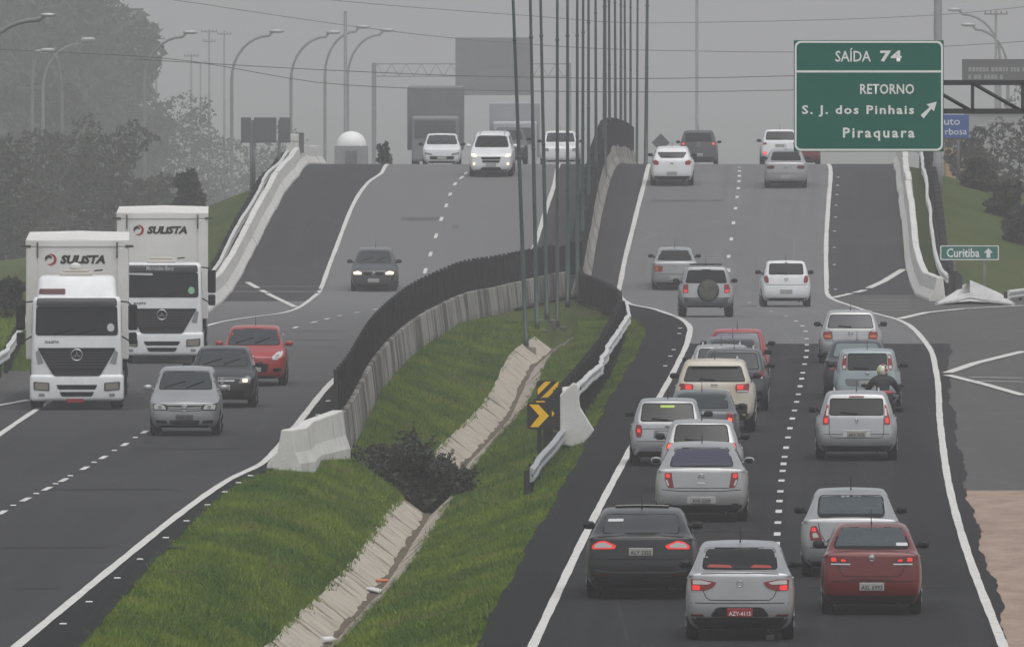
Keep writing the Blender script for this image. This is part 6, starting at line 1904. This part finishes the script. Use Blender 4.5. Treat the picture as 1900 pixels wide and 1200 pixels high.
# grey box truck in the mist
Y = 606.0
p = W(808, 300, Y)
root = empty('box_truck', (p.x, Y, H(Y)))
tag(root, 'grey box truck fading into the mist behind the white van', 'truck')
gm = mat('truck_grey', (.17, .172, .178), .7, var=.08, scale=1)
MB().box(-1.32, 1.32, 0, 9, .9, 3.85).build('cargo_box', gm, root, bevel=.04)
MB().box(-1.1, 1.1, -2.2, -.1, .4, 2.5).build('cab', mat('cab_pale', (.2, .2, .205), .5), root, bevel=.12, bseg=3)
MB().box(-.95, .95, -2.23, -2.19, 1.5, 2.3).build('windshield', mat('misty_glass', (.10, .105, .11), .3), root)
for yy in (-1.4, 6.0, 7.2):
    for sx in (-1, 1):
        MB().tube([(sx * 1.1, yy, .5), (sx * .8, yy, .5)], .5, 18).build('wheel', TYRE, root)
# second far truck
Y = 640.0
p = W(955, 300, Y)
root = empty('box_truck', (p.x, Y, H(Y)))
tag(root, 'faint pale truck far behind the dark car under the grey gantry', 'truck')
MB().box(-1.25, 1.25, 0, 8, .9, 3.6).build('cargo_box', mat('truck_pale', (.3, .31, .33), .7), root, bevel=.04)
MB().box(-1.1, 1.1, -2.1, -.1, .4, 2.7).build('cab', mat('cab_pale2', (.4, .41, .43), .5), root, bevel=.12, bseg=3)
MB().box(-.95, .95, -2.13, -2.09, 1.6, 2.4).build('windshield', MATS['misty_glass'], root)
for sx in (-1, 1): MB().tube([(sx * 1.1, -1.4, .5), (sx * .8, -1.4, .5)], .5, 18).build('wheel', TYRE, root)

# ------------------------------------------------------------------ motorcycle and rider
def skin(name, verts, edges, radii, m, parent, lev=2, rootv=0):
    me = bpy.data.meshes.new(name)
    me.from_pydata(verts, edges, [])
    o = bpy.data.objects.new(name, me)
    COL.objects.link(o)
    o.modifiers.new('k', 'SKIN')
    for i, r in enumerate(radii): me.skin_vertices[0].data[i].radius = (r, r) if not isinstance(r, tuple) else r
    me.skin_vertices[0].data[rootv].use_root = True
    sd = o.modifiers.new('s', 'SUBSURF'); sd.levels = lev
    dg = bpy.context.evaluated_depsgraph_get()
    out = bpy.data.meshes.new_from_object(o.evaluated_get(dg))
    bpy.data.objects.remove(o)
    out.polygons.foreach_set('use_smooth', [True] * len(out.polygons))
    out.materials.clear(); out.materials.append(m)
    return link(name, out, parent)
Ym = 291.0
pm = W(1638, 760, Ym)
hd = heading(RC, Ym)
root = empty('motorcycle', (pm.x, Ym, H(Ym)), hd)
tag(root, 'dark motorcycle with red rimmed tail box between the lanes', 'motorcycle')
BK = mat('moto_black', (.015, .015, .016), .5)
vv = Vehicle.__new__(Vehicle)
for yy in (.05, 1.38):
    n = 24
    prof = [(.20, -.05), (.27, -.055), (.30, -.03), (.305, 0), (.30, .03), (.27, .055), (.20, .05)]
    vs = [(x, r_ * math.cos(2 * math.pi * k / n), r_ * math.sin(2 * math.pi * k / n)) for k in range(n) for r_, x in prof]
    mm = len(prof)
    fs = [(k * mm + i, k * mm + (i + 1) % mm, ((k + 1) % n) * mm + (i + 1) % mm, ((k + 1) % n) * mm + i) for k in range(n) for i in range(mm)]
    w_ = MB().add(vs, fs, True).build('wheel', TYRE, root)
    w_.location = (0, yy, .305)
    MB().tube([(-.04, 0, 0), (.04, 0, 0)], .2, 18).build('rim', RIM, w_)
MB().box(-.10, .10, .25, 1.05, .38, .72).build('engine', BK, root, bevel=.05)
MB().ell((0, .95, .86), (.16, .30, .15), 14, 9).build('fuel_tank', mat('moto_red', (.22, .02, .02), .3), root)
MB().box(-.14, .14, -.1, .72, .74, .83).build('seat', BK, root, bevel=.04)
MB().tube([(-.07, .05, .305), (-.09, .45, .5)], .025, 6).tube([(.07, .05, .305), (.09, .45, .5)], .025, 6).build('swing_arm', BK, root)
MB().tube([(-.08, 1.38, .305), (-.08, 1.18, 1.0)], .028, 6).tube([(.08, 1.38, .305), (.08, 1.18, 1.0)], .028, 6).build('fork', CHROME, root)
MB().tube([(-.38, 1.0, 1.03), (-.2, 1.12, 1.05), (.2, 1.12, 1.05), (.38, 1.0, 1.03)], .018, 7).build('handlebar', BK, root)
MB().tube([(.13, .9, .3), (.15, .1, .38), (.16, -.25, .42)], [.03, .045, .05], 10).build('exhaust_pipe', CHROME, root)
MB().box(-.07, .07, -.22, -.14, .66, .74).build('tail_light', TAIL, root, bevel=.02)
bx_ = MB().box(-.23, .23, -.38, .06, .90, 1.10).build('tail_box', BK, root, bevel=.05, bseg=3)
MB().box(-.235, .235, -.39, .055, 1.055, 1.135).build('lid', mat('box_red', (.34, .03, .03), .4), bx_, bevel=.04, bseg=3)
for sx in (-1, 1):
    mr = MB().ell((sx * .42, .98, 1.22), (.075, .02, .045), 12, 7).tube([(sx * .34, 1.02, 1.05), (sx * .42, .99, 1.19)], .01, 5).build('mirror', BK, root)
MB().ell((0, 1.28, .98), (.11, .08, .11), 14, 9).build('headlight', LENSD, root)
JK = mat('jacket', (.018, .019, .02), .7, var=.3, scale=8)
rider = empty('person', (pm.x, Ym, H(Ym)), hd)
tag(rider, 'rider in black jacket and colourful helmet sitting on the motorcycle', 'person')
V = [(0, .34, .90), (0, .36, 1.08), (0, .40, 1.26), (0, .44, 1.40), (0, .47, 1.48),          # pelvis .. neck
     (-.19, .43, 1.36), (-.32, .55, 1.18), (-.35, .86, 1.08), (-.36, .98, 1.06),             # left arm
     (.19, .43, 1.36), (.32, .55, 1.18), (.35, .86, 1.08), (.36, .98, 1.06),
     (-.12, .38, .88), (-.25, .80, .82), (-.22, .60, .42), (-.21, .72, .35),                 # legs
     (.12, .38, .88), (.25, .80, .82), (.22, .60, .42), (.21, .72, .35)]
E = [(0, 1), (1, 2), (2, 3), (3, 4), (3, 5), (5, 6), (6, 7), (7, 8), (3, 9), (9, 10), (10, 11), (11, 12), (0, 13), (13, 14), (14, 15), (15, 16), (0, 17), (17, 18), (18, 19), (19, 20)]
Rr = [(.17, .15), (.165, .13), (.18, .13), (.15, .11), .065, .10, .072, .052, .045, .10, .072, .052, .045, .10, .085, .06, .05, .10, .085, .06, .05]
bd = skin('body', V, E, Rr, JK, rider)
GLV = mat('glove', (.014, .014, .014), .7)
for sx in (-1, 1):
    hb = Vector((sx * .36, 1.0, 1.06))
    palm = MB().ell((hb.x, hb.y + .03, hb.z + .01), (.045, .055, .028), 10, 7).build('glove', GLV, rider)
    for k in range(4):
        a = hb + Vector((sx * (-.033 + .022 * k), .075, .02))
        ln = (.9, 1.0, .96, .8)[k]
        MB().tube([a, a + Vector((0, .03 * ln, 0)), a + Vector((0, .04 * ln, -.03 * ln)), a + Vector((0, .012, -.045 * ln))], [.011, .011, .010, .008], 6).build('finger', GLV, palm)
    a = hb + Vector((-sx * .04, .03, .0))
    MB().tube([a, a + Vector((-sx * .012, .03, -.015)), a + Vector((-sx * .004, .05, -.035))], [.012, .011, .009], 6).build('thumb', GLV, palm)
hm_ = mat('helmet_shell', (.62, .62, .58), .25, coat=.4)
for c_, sc_, th in (((.03, .035, .03), 4.5, (.5, .54)), ((.45, .55, .03), 3.2, (.56, .6)), ((.45, .03, .03), 2.4, (.58, .62))): layer(hm_, c_, sc_ * 2.2, th, (1, 1, 1), 1.0)
hl = MB().ell((0, .50, 1.565), (.135, .16, .15), 22, 14).build('helmet', hm_, rider)
MB().ell((0, .58, 1.56), (.115, .098, .06), 18, 9).build('visor', GLASS, hl)
MB().ell((0, .49, 1.70), (.05, .09, .018), 12, 6).build('crest', mat('helmet_red', (.5, .03, .03), .3), hl)
MB().box(-.075, .075, -.004, .004, -.018, .018).build('jacket_patch', PLASTG, rider, bevel=.003).location = (0, .262, 1.30)
MB().ell((-.21, .76, .30), (.05, .13, .045), 10, 7).build('boot', BK, rider)
MB().ell((.21, .76, .30), (.05, .13, .045), 10, 7).build('boot', BK, rider)
# ------------------------------------------------------------------ mist
hz = MB().box(-4050, 4050, -80, 20040, -48, 28)
ho = hz.build('haze', None)
hm = bpy.data.materials.new('haze')
hm.use_nodes = True
hn = hm.node_tree
hn.nodes.remove(hn.nodes['Principled BSDF'])
pv = hn.nodes.new('ShaderNodeVolumePrincipled')
pv.inputs['Color'].default_value = (.765, .748, .78, 1)
pv.inputs['Density'].default_value = HAZE
pv.inputs['Anisotropy'].default_value = 0.0
hn.links.new(pv.outputs[0], hn.nodes['Material Output'].inputs['Volume'])
ho.data.materials.append(hm)
tag(ho, 'even grey mist filling the air over the road', kind='stuff')
